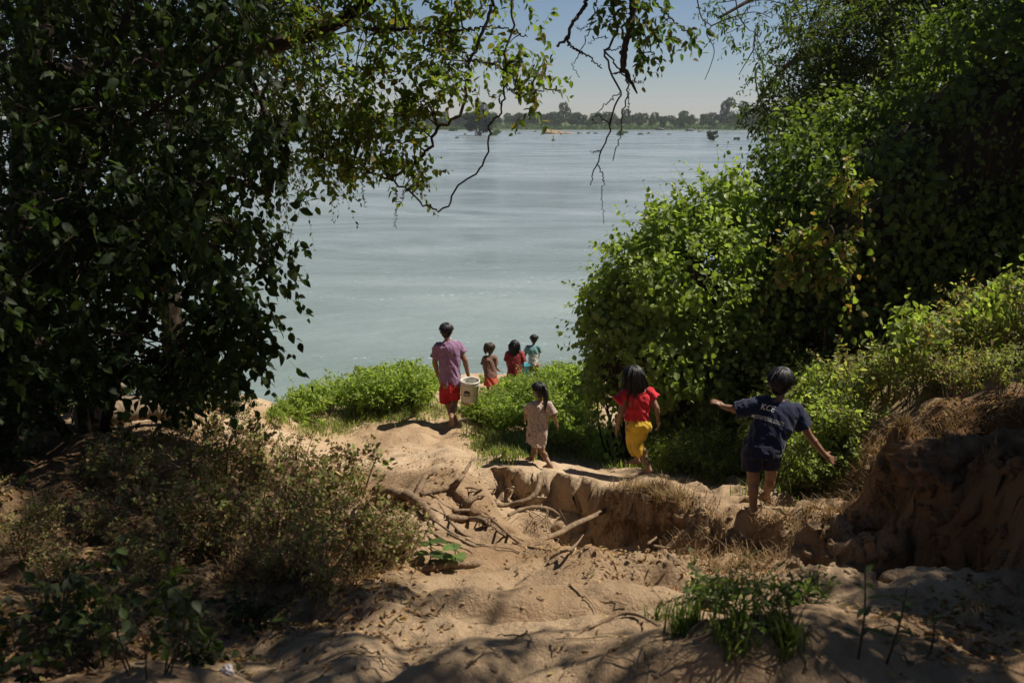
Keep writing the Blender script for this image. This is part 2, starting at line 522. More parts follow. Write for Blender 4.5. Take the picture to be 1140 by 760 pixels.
def water_mat():
    m, nt, b, out = new_mat('river_water')
    v = coords(nt, 'Object')
    vs = coords(nt, 'Object', (.35, 1.0, 1))
    n1 = noise(nt, 2.2, 4, .6, vs)          # ripples
    n2 = noise(nt, .32, 4, .6, vs, .5)      # swells
    st = noise(nt, .06, 5, .62, coords(nt, 'Object', (.45, 1.0, 1)), 2.2)   # streaks of current
    c = ramp(nt, st, [(.33, (.165, .20, .195)), (.55, (.215, .25, .25)), (.72, (.28, .31, .32))])
    sxw_ = N_(nt, 'ShaderNodeSeparateXYZ')
    nt.links.new(v, sxw_.inputs[0])
    shl = N_(nt, 'ShaderNodeMapRange')
    shl.inputs['From Min'].default_value = 18
    shl.inputs['From Max'].default_value = 75
    nt.links.new(sxw_.outputs[1], shl.inputs[0])
    c = mixc(nt, shl.outputs[0], mixc(nt, 1.0, c, (.93, .98, .90), 'MULTIPLY'), c)     # shallower, greener water by the near bank
    # broken lines of pale flecks along the current, sun sparkle painted into the colour
    ln = noise(nt, .07, 2, .5, coords(nt, 'Object', (.5, 1.3, 1)), 1.2)
    line = ramp(nt, ln, [(.478, (0, 0, 0)), (.5, (1, 1, 1)), (.522, (0, 0, 0))])
    fl = ramp(nt, noise(nt, 6.5, 3, .7, coords(nt, 'Object', (.8, 1.1, 1))), [(.585, (0, 0, 0)), (.68, (.9, .9, .9))])
    c = mixc(nt, mixc(nt, 1.0, line, fl, 'MULTIPLY'), c, (.75, .78, .78))
    nt.links.new(c, b.inputs['Base Color'])
    b.inputs['Roughness'].default_value = .16
    b.inputs['IOR'].default_value = 1.33
    nt.links.new(ramp(nt, st, [(.4, (.10, .10, .10)), (.62, (.32, .32, .32))]), b.inputs['Roughness'])
    ad = N_(nt, 'ShaderNodeMath', operation='MULTIPLY_ADD')
    nt.links.new(n2, ad.inputs[0])
    ad.inputs[1].default_value = 2.0
    nt.links.new(n1, ad.inputs[2])
    bump(nt, ad.outputs[0], .9, .14, b)
    return m
M['water'] = water_mat()
g = Geo()
g.add([(-1500, 15, 0), (1500, 15, 0), (1500, 490, 0), (-1500, 490, 0)], [[0, 1, 2, 3]])
tag(g.build('river', M['water']), 'wide grey green river with current streaks', 'river', kind='structure')

# ------------------------------------------------------------------ vegetation builders
GREEN = [(.045, .085, .018), (.06, .11, .022), (.035, .065, .016), (.085, .13, .03)]
GREEN_ = GREEN
BRIGHT = [(.10, .17, .03), (.13, .20, .035), (.08, .15, .03), (.16, .22, .05)]
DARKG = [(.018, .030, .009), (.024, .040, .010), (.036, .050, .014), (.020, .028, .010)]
DRYL = [(.20, .12, .055), (.28, .18, .09), (.14, .08, .04), (.10, .10, .03), (.24, .19, .10)]
MIXED = [(.07, .10, .025), (.11, .13, .035), (.17, .12, .05), (.06, .085, .02), (.22, .15, .08)]

def sprigs(geo_leaf, geo_twig, S, D, Ln, rg, leafL, cols, per=9, asp=.55, droop=.25, up=.6, fold=.25, spread=.9, fine=False, tw=.0025, twc=(.06, .045, .03)):
    """leafy sprigs: start S, direction D, length Ln (n,) ; leaves set alternately along each"""
    S, D = np.asarray(S, float), nrm(np.asarray(D, float))
    n = len(S)
    Ln = np.broadcast_to(Ln, (n,)).astype(float)
    side = nrm(np.cross(D, rg.normal(size=(n, 3))))
    bend = rg.normal(size=(n, 3)) * .15
    bend[:, 2] -= droop * .6
    t = (np.arange(per) + .6) / per
    T = np.tile(t, (n, 1)) + rg.rand(n, per) * .5 / per
    P = S[:, None] + D[:, None] * (Ln[:, None] * T)[..., None] + bend[:, None] * (Ln[:, None] * T * T)[..., None]
    sg = np.where(np.arange(per) % 2 == 0, 1.0, -1.0)
    A = D[:, None] * .55 + side[:, None] * (sg[None] * spread)[..., None] + rg.normal(size=(n, per, 3)) * .35
    A[..., 2] -= droop
    Nn = rg.normal(size=(n, per, 3)) * .45
    Nn[..., 2] += up
    L = leafL * (.55 + .65 * rg.rand(n * per)) * np.tile(np.sin(math.pi * np.clip(t * .8 + .15, 0, 1)) * .4 + .65, n)
    leaves(geo_leaf, P.reshape(-1, 3), A.reshape(-1, 3), Nn.reshape(-1, 3), L, L * asp, palette(rg, n * per, cols), fold, .25, fine)
    if geo_twig is not None:
        # each sprig's own stem as a thin three-sided tube
        k = 4
        tt = np.linspace(0, 1, k)
        C = S[:, None] + D[:, None] * (Ln[:, None] * tt[None])[..., None] + bend[:, None] * (Ln[:, None] * tt[None] ** 2)[..., None]
        u = side
        v = np.cross(D, u)
        a = np.arange(3) * 2 * math.pi / 3
        off = np.cos(a)[None, :, None] * u[:, None] + np.sin(a)[None, :, None] * v[:, None]
        rr = tw * (1 - .7 * tt)
        V = C[:, :, None] + off[:, None] * rr[None, :, None, None]
        i, j = np.meshgrid(np.arange(k - 1), np.arange(3), indexing='ij')
        j2 = (j + 1) % 3
        q = np.stack([i * 3 + j, i * 3 + j2, (i + 1) * 3 + j2, (i + 1) * 3 + j], -1).reshape(-1, 4)
        Q = (q[None] + (np.arange(n) * k * 3)[:, None, None]).reshape(-1, 4)
        geo_twig.add(V.reshape(-1, 3), Q, None, twc)

def poly_sample(rg, poly, n):
    """n random photo points inside a polygon"""
    P = np.asarray(poly, float)
    out = []
    lo, hi = P.min(0), P.max(0)
    while len(out) < n:
        q = lo + rg.rand(4 * n, 2) * (hi - lo)
        ins = np.zeros(len(q), bool)
        for a, b in zip(P, np.roll(P, -1, 0)):
            cond = (a[1] > q[:, 1]) != (b[1] > q[:, 1])
            xi = (b[0] - a[0]) * (q[:, 1] - a[1]) / (b[1] - a[1] + 1e-12) + a[0]
            ins ^= cond & (q[:, 0] < xi)
        out += list(q[ins])
    return np.array(out[:n])
def ats(pp, d):
    u, v = (pp[:, 0] - 570.0) / FPX, (pp[:, 1] - 380.0) / FPX
    return np.array([0, 0, CAM_Z]) + np.stack([u, CP - v * SP, -SP - v * CP], -1) * d[:, None]

def leafy(gl, gt, centers, nodes, rg, leafL, cols, nsp=6, rad=.35, per=9, tw=.007, droop=.3, asp=.55, fine=False, up=.6, fold=.25, twc=(.05, .04, .03), maxr=2.5):
    """clusters of sprigs round each centre, tied by a bent twig to the nearest branch node"""
    nodes = np.asarray(nodes)
    n = len(centers)
    for c in centers:
        dd = np.linalg.norm(nodes - c, axis=1) + (nodes[:, 2] < c[2] - 1.5) * .0
        q = nodes[int(np.argmin(dd))]
        if 0.05 < dd.min() < maxr:
            m = (q + c) / 2 + rg.normal(size=3) * dd.min() * .10 + np.array([0, 0, .1 * dd.min()])
            tube(gt, smooth_path([q, m, c], 7), [tw * 1.3, tw * .5], 4, twc, cap=False)
    S = np.repeat(centers, nsp, 0) + rg.normal(size=(n * nsp, 3)) * rad * .35
    D = rg.normal(size=(n * nsp, 3))
    D[:, 2] -= droop * .6
    sprigs(gl, gt, S, D, rad * (.6 + .8 * rg.rand(n * nsp)), rg, leafL, cols, per, asp, droop, up, fold, fine=fine, tw=max(.0015, tw * .3), twc=twc)

def ellip_surface(rg, ells, n, lump=.18, fscale=1.3):
    """points and outward normals on the skin of a union of ellipsoids (cx,cy,cz,rx,ry,rz)"""
    E = np.asarray(ells, float)
    area = (E[:, 3] * E[:, 4] + E[:, 3] * E[:, 5] + E[:, 4] * E[:, 5])
    k = rg.choice(len(E), n, p=area / area.sum())
    d = nrm(rg.normal(size=(n, 3)))
    c, r = E[k, :3], E[k, 3:]
    P = c + d * r
    Nn = nrm(d / r)
    P = P + Nn * (lump * fbm(P[:, 0] * fscale, P[:, 1] * fscale, P[:, 2] * fscale, 3))[:, None]
    keep = np.ones(n, bool)
    for e in E:
        q = (P - e[:3]) / e[3:]
        keep &= np.sum(q * q, 1) > .80
    return P[keep], Nn[keep]
def dark_core_mesh(ells, s=.8, c=(.03, .022, .012), lump=.15):
    g = Geo()
    th, ph = np.meshgrid(np.linspace(0, math.pi, 15), np.linspace(0, 2 * math.pi, 22)[:-1], indexing='ij')
    d = np.stack([np.sin(th) * np.cos(ph), np.sin(th) * np.sin(ph), np.cos(th)], -1)
    ny, nx = th.shape
    i, j = np.meshgrid(np.arange(ny - 1), np.arange(nx), indexing='ij')
    j2 = (j + 1) % nx
    Q = np.stack([i * nx + j, (i + 1) * nx + j, (i + 1) * nx + j2, i * nx + j2], -1).reshape(-1, 4)
    for e in ells:
        e = np.asarray(e, float)
        P = (e[:3] + d * e[3:] * s).reshape(-1, 3)
        P += nrm(P - e[:3]) * (lump * fbm(P[:, 0] * 1.5, P[:, 1] * 1.5, P[:, 2] * 1.5, 3))[:, None]
        g.add(P, Q, None, c)
    return g
def vine_mound(name, label, cat, ells, n, leafL, cols, seed, mat='leaf_gloss', thick=.25, asp=.85, sprig_n=0, sprig_len=.35, group=None, hang=0, core=.66, upb=.75, lump=.18, fsc=1.3, rooted=True):
    """a mound of vines: leaves layered over its skin, loose shoots on top, hanging trails, woody stems and an added dark core inside"""
    rg = np.random.RandomState(seed)
    E = np.asarray(ells, float)
    base = np.array([E[:, 0].mean(), E[:, 1].mean(), 0])
    base[2] = hz(base[0], base[1])
    root = empty(name, base, label, cat, group)
    gl, gs = Geo(), Geo()
    P, Nn = ellip_surface(rg, ells, n, lump, fsc)
    P = P - Nn * (thick * rg.rand(len(P), 1) ** 1.5 * 1.6 - thick * .35)
    ax = rg.normal(size=P.shape) * .7
    ax[:, 2] -= .8
    ax += Nn * .35
    nn = Nn * .65 + rg.normal(size=P.shape) * .45
    nn[:, 2] += upb
    L = leafL * (.5 + .8 * rg.rand(len(P)))
    leaves(gl, P, ax, nn, L, L * asp, palette(rg, len(P), cols), .22, .3)
    if sprig_n:
        P, Nn = ellip_surface(rg, ells, sprig_n * 3)
        k = np.argsort(-(Nn[:, 2] + .5 * rg.rand(len(P))))[:sprig_n]
        D = Nn[k] * .6 + rg.normal(size=(len(k), 3)) * .4
        D[:, 2] += .6
        sprigs(gl, gs, P[k], D, sprig_len * (.4 + rg.rand(len(k))), rg, leafL * .9, cols, 7, asp * .85, .2, tw=.003, twc=(.10, .12, .04))
    if hang:
        P, Nn = ellip_surface(rg, ells, hang * 4)
        k = np.where(np.abs(Nn[:, 2]) < .6)[0][:hang]
        D = Nn[k] * .25 + rg.normal(size=(len(k), 3)) * .12
        D[:, 2] -= 1
        sprigs(gl, gs, P[k] + Nn[k] * .06, D, .5 + .7 * rg.rand(len(k)), rg, leafL * .9, cols, 12, asp, .5, tw=.003)
    P, Nn = ellip_surface(rg, ells, 160)
    for p in P[:90]:
        b = np.array([base[0] + (p[0] - base[0]) * .5, base[1] + (p[1] - base[1]) * .5, 0])
        b[2] = hz(b[0], b[1]) - .05 if rooted else E[0, 2] - .3
        if not rooted: b[1] += .5
        m = (b + p) / 2 + rg.normal(size=3) * .15
        tube(gs, smooth_path([b, m, p], 8), [.02, .005], 5, (.05, .04, .03), cap=False)
    gl.build('foliage', M[mat], root)
    if core:
        cg = dark_core_mesh(ells, core)  # dark solid lumps added to stand in for the mound's inner shade
        gs.v += cg.v; gs.c += cg.c
        gs.q += [q + gs.n for q in []]
        off = gs.n
        k = 0
        for v, q in zip(cg.v, cg.q):
            gs.q.append(q + off)
        gs.n += cg.n
    gs.build('stems', M['bark_dark'], root)  # stems together with the added dark core
    return root

def shrub(name, label, cat, base, H, Rr, nst, leafL, cols, seed, per=9, nsp=10, mat='leaf', asp=.5, group=None, lean=(0, 0), twm='twig', droop=.2, splen=.3, up=.6, bare=.25, fine=False, stemr=.009):
    """stems fanning up from one base with leafy side sprigs"""
    rg = np.random.RandomState(seed)
    base = np.asarray(base, float)
    root = empty(name, base, label, cat, group)
    gl, gs = Geo(), Geo()
    SS, DD = [], []
    for k in range(nst):
        a = rg.rand() * 2 * math.pi
        r = Rr * math.sqrt(rg.rand())
        h = H * (.55 + .5 * rg.rand()) * (1 - .35 * (r / max(Rr, .01)) ** 2)
        b = base + np.array([math.cos(a), math.sin(a), 0]) * r * .35
        b[2] = base[2] - .04
        tip = base + np.array([math.cos(a) * r + lean[0] * h, math.sin(a) * r + lean[1] * h, h])
        mid = b * .45 + tip * .55 + rg.normal(size=3) * .06 * H + np.array([0, 0, .08 * H])
        pth = smooth_path([b, mid, tip], 10)
        tube(gs, pth, [stemr, stemr * .3], 5, (.09, .08, .04), cap=False)
        for j in range(nsp):
            t = bare + (1 - bare) * rg.rand()
            p = pth[min(9, int(t * 9.99))] + rg.normal(size=3) * .02
            d = rg.normal(size=3)
            d[2] = abs(d[2]) * .7 + .25
            SS.append(p)
            DD.append(d)
    SS, DD = np.array(SS), np.array(DD)
    sprigs(gl, gs, SS, DD, splen * (.4 + .8 * rg.rand(len(SS))), rg, leafL, cols, per, asp, droop, up, tw=.0022, twc=(.10, .10, .05), fine=fine)
    gl.build('foliage', M[mat], root)
    gs.build('stems', M[twm], root)
    return root

def grass_blades(geo, B, H, rg, cols, lean=.5, wid=.006, segs=3):
    n = len(B)
    H = np.broadcast_to(H, (n,)) * (.5 + .8 * rg.rand(n))
    a = rg.rand(n) * 2 * math.pi
    dirn = np.stack([np.cos(a), np.sin(a), np.zeros(n)], -1)
    sd = np.stack([-np.sin(a), np.cos(a), np.zeros(n)], -1)
    ln = lean * (.3 + rg.rand(n))
    t = np.linspace(0, 1, segs + 1)
    C = B[:, None] + np.array([0, 0, 1.0])[None, None] * (H[:, None] * t * (1 - .25 * ln[:, None] * t))[..., None] + dirn[:, None] * (H[:, None] * ln[:, None] * t ** 2)[..., None]
    wv = wid * (1 - t ** 1.5) + .0006
    V = np.stack([C - sd[:, None] * wv[None, :, None], C + sd[:, None] * wv[None, :, None]], 2).reshape(-1, 3)
    k = (segs + 1) * 2
    q = np.array([[2 * i, 2 * i + 1, 2 * i + 3, 2 * i + 2] for i in range(segs)])
    Q = (q[None] + (np.arange(n) * k)[:, None, None]).reshape(-1, 4)
    geo.add(V, Q, None, np.repeat(palette(rg, n, cols), k, 0))

# ------------------------------------------------------------------ people
def skin_mat():
    m, nt, b, out = new_mat('skin')
    n = noise(nt, 18, 4, .6, coords(nt))
    nt.links.new(ramp(nt, n, [(.3, (.17, .083, .045)), (.7, (.25, .13, .075))]), b.inputs['Base Color'])
    b.inputs['Roughness'].default_value = .5
    b.inputs['Specular IOR Level'].default_value = .4
    b.inputs['Subsurface Weight'].default_value = .08
    b.inputs['Subsurface Radius'].default_value = (.02, .008, .004)
    bump(nt, noise(nt, 160, 2, .5, coords(nt)), .12, .002, b)
    return m
def cloth_mat(name, c, var=.12, pattern=None, rough=.85):
    m, nt, b, out = new_mat(name)
    v = coords(nt)
    n = noise(nt, 9, 4, .6, v)
    col = ramp(nt, n, [(.3, tuple(a * (1 - var) for a in c)), (.7, tuple(min(1, a * (1 + var)) for a in c))])
    if pattern:
        vo = N_(nt, 'ShaderNodeTexVoronoi')
        vo.inputs['Scale'].default_value = pattern[0]
        nt.links.new(v, vo.inputs['Vector'])
        col = mixc(nt, ramp(nt, vo.outputs['Distance'], [(.26, (1, 1, 1)), (.36, (0, 0, 0))]), col, pattern[1])
    nt.links.new(col, b.inputs['Base Color'])
    b.inputs['Roughness'].default_value = rough
    b.inputs['Specular IOR Level'].default_value = .2
    b.inputs['Sheen Weight'].default_value = .15
    w1 = noise(nt, 22, 3, .5, coords(nt, 'Object', (1, 1, .35)), .8)
    bump(nt, w1, .6, .02, b)
    return m
M['skin'] = skin_mat()
hm, nt, hb, out = new_mat('black_hair')
hn = noise(nt, 90, 3, .6, coords(nt, 'Object', (1, 1, .12)))
nt.links.new(ramp(nt, hn, [(.3, (.004, .0035, .0035)), (.7, (.013, .010, .009))]), hb.inputs['Base Color'])
hb.inputs['Roughness'].default_value = .45
hb.inputs['Specular IOR Level'].default_value = .35
M['hair'] = hm
M['hair_brown'] = plain('brown_hair', (.045, .027, .017), .45, .4, 90, .2)

UNIT = {}
def _sphere(nu=14, nv=18):
    th, ph = np.meshgrid(np.linspace(0, math.pi, nu)[1:-1], np.linspace(0, 2 * math.pi, nv + 1)[:-1], indexing='ij')
    d = np.stack([np.sin(th) * np.cos(ph), np.sin(th) * np.sin(ph), np.cos(th)], -1).reshape(-1, 3)
    n1 = nu - 2
    i, j = np.meshgrid(np.arange(n1 - 1), np.arange(nv), indexing='ij')
    j2 = (j + 1) % nv
    Q = np.stack([i * nv + j, (i + 1) * nv + j, (i + 1) * nv + j2, i * nv + j2], -1).reshape(-1, 4)
    k = np.arange(nv)
    k2 = (k + 1) % nv
    V = np.concatenate([d, [[0, 0, 1], [0, 0, -1]]])
    T = np.concatenate([np.stack([k, k2, np.full(nv, n1 * nv)], -1), np.stack([(n1 - 1) * nv + k2, (n1 - 1) * nv + k, np.full(nv, n1 * nv + 1)], -1)])
    return V, Q, T
SPH = _sphere()
class Solid:
    """closed shapes that are fused into one continuous skin by a voxel remesh"""
    def __init__(self): self.g = Geo()
    def ell(self, c, r, ax=None):
        V, Q, T = SPH
        V = V * np.asarray(r)
        if ax is not None: V = V @ np.asarray(ax)
        self.g.add(V + np.asarray(c), Q, T)
    def cap(self, a, b, ra, rb, n=14, m=5):
        a, b = np.asarray(a, float), np.asarray(b, float)
        t = nrm(b - a)
        pts, rr = [], []
        for k in range(1, m + 1):
            f = math.pi / 2 * (1 - k / (m + .0))
            pts.append(a - t * ra * math.sin(f)); rr.append(ra * math.cos(f))
        for k in range(m):
            f = math.pi / 2 * (k / m)
            pts.append(b + t * rb * math.sin(f)); rr.append(rb * math.cos(f))
        P = np.array(pts)
        g = Geo()
        ref = np.array([0, 0, 1.0]) if abs(t[2]) < .9 else np.array([1.0, 0, 0])
        u = nrm(np.cross(t, ref)); v = np.cross(t, u)
        an = np.arange(n) * 2 * math.pi / n
        V = P[:, None] + np.array(rr)[:, None, None] * (np.cos(an)[None, :, None] * u + np.sin(an)[None, :, None] * v)
        self._rings(V)
    def chain(self, pts, rad):
        for i in range(len(pts) - 1): self.cap(pts[i], pts[i + 1], rad[i], rad[i + 1])
    def _rings(self, V):
        k, n = V.shape[:2]
        i, j = np.meshgrid(np.arange(k - 1), np.arange(n), indexing='ij')
        j2 = (j + 1) % n
        Q = np.stack([i * n + j, i * n + j2, (i + 1) * n + j2, (i + 1) * n + j], -1).reshape(-1, 4)
        VV = np.concatenate([V.reshape(-1, 3), V[0].mean(0, keepdims=True), V[-1].mean(0, keepdims=True)])
        a = np.arange(n); b = (a + 1) % n
        T = np.concatenate([np.stack([b, a, np.full(n, k * n)], -1), np.stack([(k - 1) * n + a, (k - 1) * n + b, np.full(n, k * n + 1)], -1)])
        self.g.add(VV, Q, T)
    def loft(self, rings, n=28, sub=4, pw=2.3, wav=0.0, seed=0):
        """rings: (left point, right point, forward half depth vector)"""
        Lp = smooth_path([r[0] for r in rings], sub * (len(rings) - 1) + 1)
        Rp = smooth_path([r[1] for r in rings], sub * (len(rings) - 1) + 1)
        Fp = smooth_path([r[2] for r in rings], sub * (len(rings) - 1) + 1)
        an = np.arange(n) * 2 * math.pi / n
        c, s = np.cos(an), np.sin(an)
        c = np.sign(c) * np.abs(c) ** (2 / pw); s = np.sign(s) * np.abs(s) ** (2 / pw)
        C = (Lp + Rp) / 2; H = (Rp - Lp) / 2
        V = C[:, None] + c[None, :, None] * H[:, None] + s[None, :, None] * Fp[:, None]
        if wav:
            rg = np.random.RandomState(seed)
            f = np.linspace(0, 1, len(C))[:, None] ** 1.5
            wv = wav * f * (np.sin(an * 5 + rg.rand() * 6) + .6 * np.sin(an * 8 + rg.rand() * 6))[None]
            V = C[:, None] + (V - C[:, None]) * (1 + wv[..., None])
        self._rings(V)
    def build(self, name, mat, parent=None, voxel=.006, it=3, fac=.5, wr=0.0, wscale=(14, 14, 5), loc=None, seed=0):
        me = self.g.mesh(name)
        o = bpy.data.objects.new(name + '_raw', me)
        COL.objects.link(o)
        m = o.modifiers.new('r', 'REMESH')
        m.mode = 'VOXEL'; m.voxel_size = voxel; m.use_smooth_shade = True
        m2 = o.modifiers.new('s', 'SMOOTH')
        m2.factor = fac; m2.iterations = it
        dg = bpy.context.evaluated_depsgraph_get()
        new = bpy.data.meshes.new_from_object(o.evaluated_get(dg))
        bpy.data.objects.remove(o)
        bpy.data.meshes.remove(me)
        n = len(new.vertices)
        co = np.empty(n * 3, np.float32); new.vertices.foreach_get('co', co); co = co.reshape(-1, 3)
        if wr:
            no = np.empty(n * 3, np.float32); new.vertices.foreach_get('normal', no); no = no.reshape(-1, 3)
            f = fbm(co[:, 0] * wscale[0] + seed + co[:, 2] * 5, co[:, 1] * wscale[1] - seed, co[:, 2] * wscale[2], 3)
            rid = (1 - np.abs(f)) * 2 - 1.2
            co = co + no * (wr * rid)[:, None]
        org = np.asarray(loc if loc is not None else (parent.location if parent is not None else (0, 0, 0)), np.float32)
        new.vertices.foreach_set('co', (co - org).astype(np.float32).ravel())
        new.polygons.foreach_set('use_smooth', np.ones(len(new.polygons), bool))
        new.update()
        new.materials.clear()
        new.materials.append(mat)
        new.name = name
        q = bpy.data.objects.new(name, new)
        COL.objects.link(q)
        if parent is not None: q.parent = parent
        elif loc is not None: q.location = [float(x) for x in loc]
        return q

def unit(v): return nrm(np.asarray(v, float))
def hand(s, wr, d, nrm_, k, curl=.35, spread=.18, right=True, thumb=.8):
    """palm, four unequal bent fingers and a thumb; d = direction, nrm_ = back-of-hand normal, k = size (1 = adult)"""
    d = unit(d); nn = unit(np.asarray(nrm_) - d * np.dot(nrm_, d)); sd = np.cross(d, nn) * (1 if right else -1)
    pl = .088 * k
    s.cap(wr, wr + d * pl * .45, .023 * k, .026 * k)
    s.ell(wr + d * pl * .6, (pl * .56, .040 * k, .016 * k), np.stack([d, sd, nn]))
    for i, ln in enumerate((.070, .078, .073, .056)):
        off = (i - 1.5) * .0195 * k
        base = wr + d * pl * .98 + sd * off
        dd = unit(d + sd * (i - 1.5) * spread)
        p = [base - d * pl * .25, base]
        r = .0088 * k
        for j in range(3):
            dd = unit(dd - nn * curl * (.6 + .5 * j))
            p.append(p[-1] + dd * ln * k * (.45, .32, .25)[j])
        s.chain(p, [r * 1.05, r, r * .95, r * .88, r * .75])
    tb = wr + d * pl * .25 - sd * .03 * k
    td = unit(d * .7 - sd * thumb - nn * .25)
    t1 = tb + td * .038 * k
    t2 = t1 + unit(td + d * .5 - nn * curl) * .032 * k
    s.chain([tb, t1, t2], [.013 * k, .0105 * k, .008 * k])
def foot(s, ank, fwd, k, up=(0, 0, 1), L=.245):
    f = unit(fwd); u = unit(np.asarray(up) - f * np.dot(up, f)); sd = np.cross(f, u)
    heel = ank - f * .035 * k - u * .045 * k
    ball = ank + f * (L - .105) * k - u * .058 * k
    s.cap(ank, heel, .036 * k, .030 * k)
    s.cap(ank + f * .02 * k - u * .01 * k, ball, .034 * k, .022 * k)
    s.ell(heel * .45 + ball * .55 - u * .002 * k, (L * .42 * k, .038 * k, .020 * k), np.stack([f, sd, u]))
    for i, (ln, r) in enumerate(((.058, .0125), (.055, .0095), (.048, .009), (.040, .0085), (.031, .008))):
        b = ball + sd * (i - 2) * -.0165 * k * s.side - u * .006 * k
        s.cap(b, b + unit(f + sd * (i - 2) * -.06 * s.side) * ln * k - u * .004 * k, r * k, r * .85 * k)
def head_shape(s, C, F, U, k):
    F = unit(F); U = unit(np.asarray(U) - F * np.dot(U, F)); S = np.cross(F, U)
    ax = np.stack([S, F, U])
    P = lambda x, y, z: C + (S * x + F * y + U * z) * k
    e = lambda c, r: s.ell(P(*c), np.array(r) * k, ax)
    e((0, -.012, .022), (.073, .092, .083))
    e((0, .018, -.042), (.054, .066, .068))
    e((0, .048, -.085), (.028, .026, .024))             # chin
    e((0, .074, .018), (.050, .018, .014))              # brow
    for x in (-1, 1):
        e((x * .031, .071, .0), (.014, .012, .009))     # eyelids
        e((x * .040, .058, -.030), (.022, .020, .022))  # cheeks
        e((x * .076, -.006, -.008), (.009, .020, .030)) # ears
    s.cap(P(0, .082, .006), P(0, .096, -.026), .009 * k, .013 * k)
    e((0, .084, -.052), (.023, .010, .006)); e((0, .081, -.062), (.020, .010, .006))   # lips
    return ax
def hair_locks(C, ax, k, rg, n=220, back=2.15, side=1.75, front=1.15, r=.0065, puff=1.0, tail=None, length=0.0, jit=.03, down=None, parting=0.0):
    """tapering locks that run from the crown over the skull; length lets the back locks hang on below the nape"""
    S, F, U = ax
    g = Geo()
    hc = C + (F * -.010 + U * .020) * k
    rad = np.array([.082, .101, .093]) * k * puff
    for i in range(n):
        ph = rg.rand() * 2 * math.pi
        fx, fy = math.sin(ph), math.cos(ph)                # fy>0 front
        end = back * max(0, -fy) ** .7 + front * max(0, fy) ** .7
        tot = max(0, -fy) ** .7 + max(0, fy) ** .7
        end = (end / max(tot, 1e-6)) * (abs(fy) ** 1.2) + side * (1 - abs(fy) ** 1.2)
        end *= .75 + .32 * rg.rand()
        t0 = rg.rand() * .9
        th = np.linspace(t0, end, 9)
        lay = 1.0 + .05 * rg.rand()
        ww = rg.normal(size=2) * jit * .36
        pts = []
        for q, a in enumerate(th):
            dv = S * (math.sin(a) * fx) * rad[0] + F * (math.sin(a) * fy) * rad[1] + U * math.cos(a) * rad[2]
            f = q / 8
            pts.append(hc + dv * lay + (S * ww[0] + F * ww[1]) * f * f * k)
        if length and fy < .35:
            hang = length * (.65 + .45 * rg.rand())
            p = pts[-1]
            for q in range(1, 7):
                wv = .006 * k * math.sin(q * 1.7 + i)
                pts.append(p + np.array([0, 0, -hang * q / 6]) + S * (wv + ww[0] * .5 * q / 6 * length * 3) + F * (-.012 * k + ww[1] * .3))
        tube(g, pts, [r * k * .7, r * k * 1.25, r * k, r * k * .25], 5, (.02, .02, .02), cap=False)
        if i % 4 == 0:                                      # a loose strand standing off the lock
            off = (S * rg.normal() + F * rg.normal() + U * rg.normal() * .6) * .022 * k
            st = np.array(pts)[3:] + off * np.linspace(.1, 1, len(pts) - 3)[:, None] ** 1.3
            tube(g, st, [.0022 * k, .0018 * k, .0006 * k], 4, (.02, .02, .02), cap=False)
    return g
def hair_cap(s, C, ax, k, low=-.02):
    S, F, U = ax
    s.ell(C + (F * -.022 + U * .030) * k, np.array([.078, .092, .083]) * k, ax)
    s.ell(C + (F * -.040 + U * (-.014)) * k, np.array([.072, .064, .074]) * k, ax)

def body_parts(s, J, H, k, hkw, F):
    """trunk and limbs from joints"""
    sl_, sr_, hl, hr = J['shL'], J['shR'], J['hipL'], J['hipR']
    nb = J['neck']; hc = (hl + hr) / 2; sc = (sl_ + sr_) / 2
    up = unit(sc - hc); rt = unit(sr_ - sl_); fw = unit(np.cross(up, rt))
    sw = np.linalg.norm(sr_ - sl_) / 2
    ax = np.stack([rt, fw, up])
    tl = np.linalg.norm(sc - hc)
    s.ell(hc + up * tl * .05, (.088 * H, .060 * H, .075 * H), ax)
    s.ell(hc - fw * .02 * H - up * .01 * H + rt * .035 * H, (.046 * H, .048 * H, .05 * H), ax)
    s.ell(hc - fw * .02 * H - up * .01 * H - rt * .035 * H, (.046 * H, .048 * H, .05 * H), ax)
    s.ell(hc + up * tl * .38, (.074 * H, .052 * H, tl * .32), ax)
    s.ell(hc + up * tl * .72, (min(.095 * H, sw * .95), .060 * H, tl * .36), ax)
    s.cap(sl_, sc + up * .015 * H, .030 * H, .034 * H)
    s.cap(sr_, sc + up * .015 * H, .030 * H, .034 * H)
    s.cap(sc, nb, .034 * H, .028 * H)
    s.cap(nb, J['head'] - up * .02 * H, .028 * H, .030 * H)
    for a in 'LR':
        s.chain([J['sh' + a], J['el' + a], J['wr' + a]], [.034 * H, .0255 * H, .018 * H])
        s.ell(J['el' + a] * .7 + J['wr' + a] * .3, (.0265 * H,) * 3)
        m = J['kn' + a] * .7 + J['ank' + a] * .3
        back = unit(J['kn' + a] - J['ank' + a])
        s.chain([J['hip' + a], J['kn' + a], J['ank' + a]], [.052 * H, .037 * H, .0235 * H])
        s.ell(m - F * .010 * H, (.034 * H, .035 * H, .06 * H))
    return ax, rt, fw, up

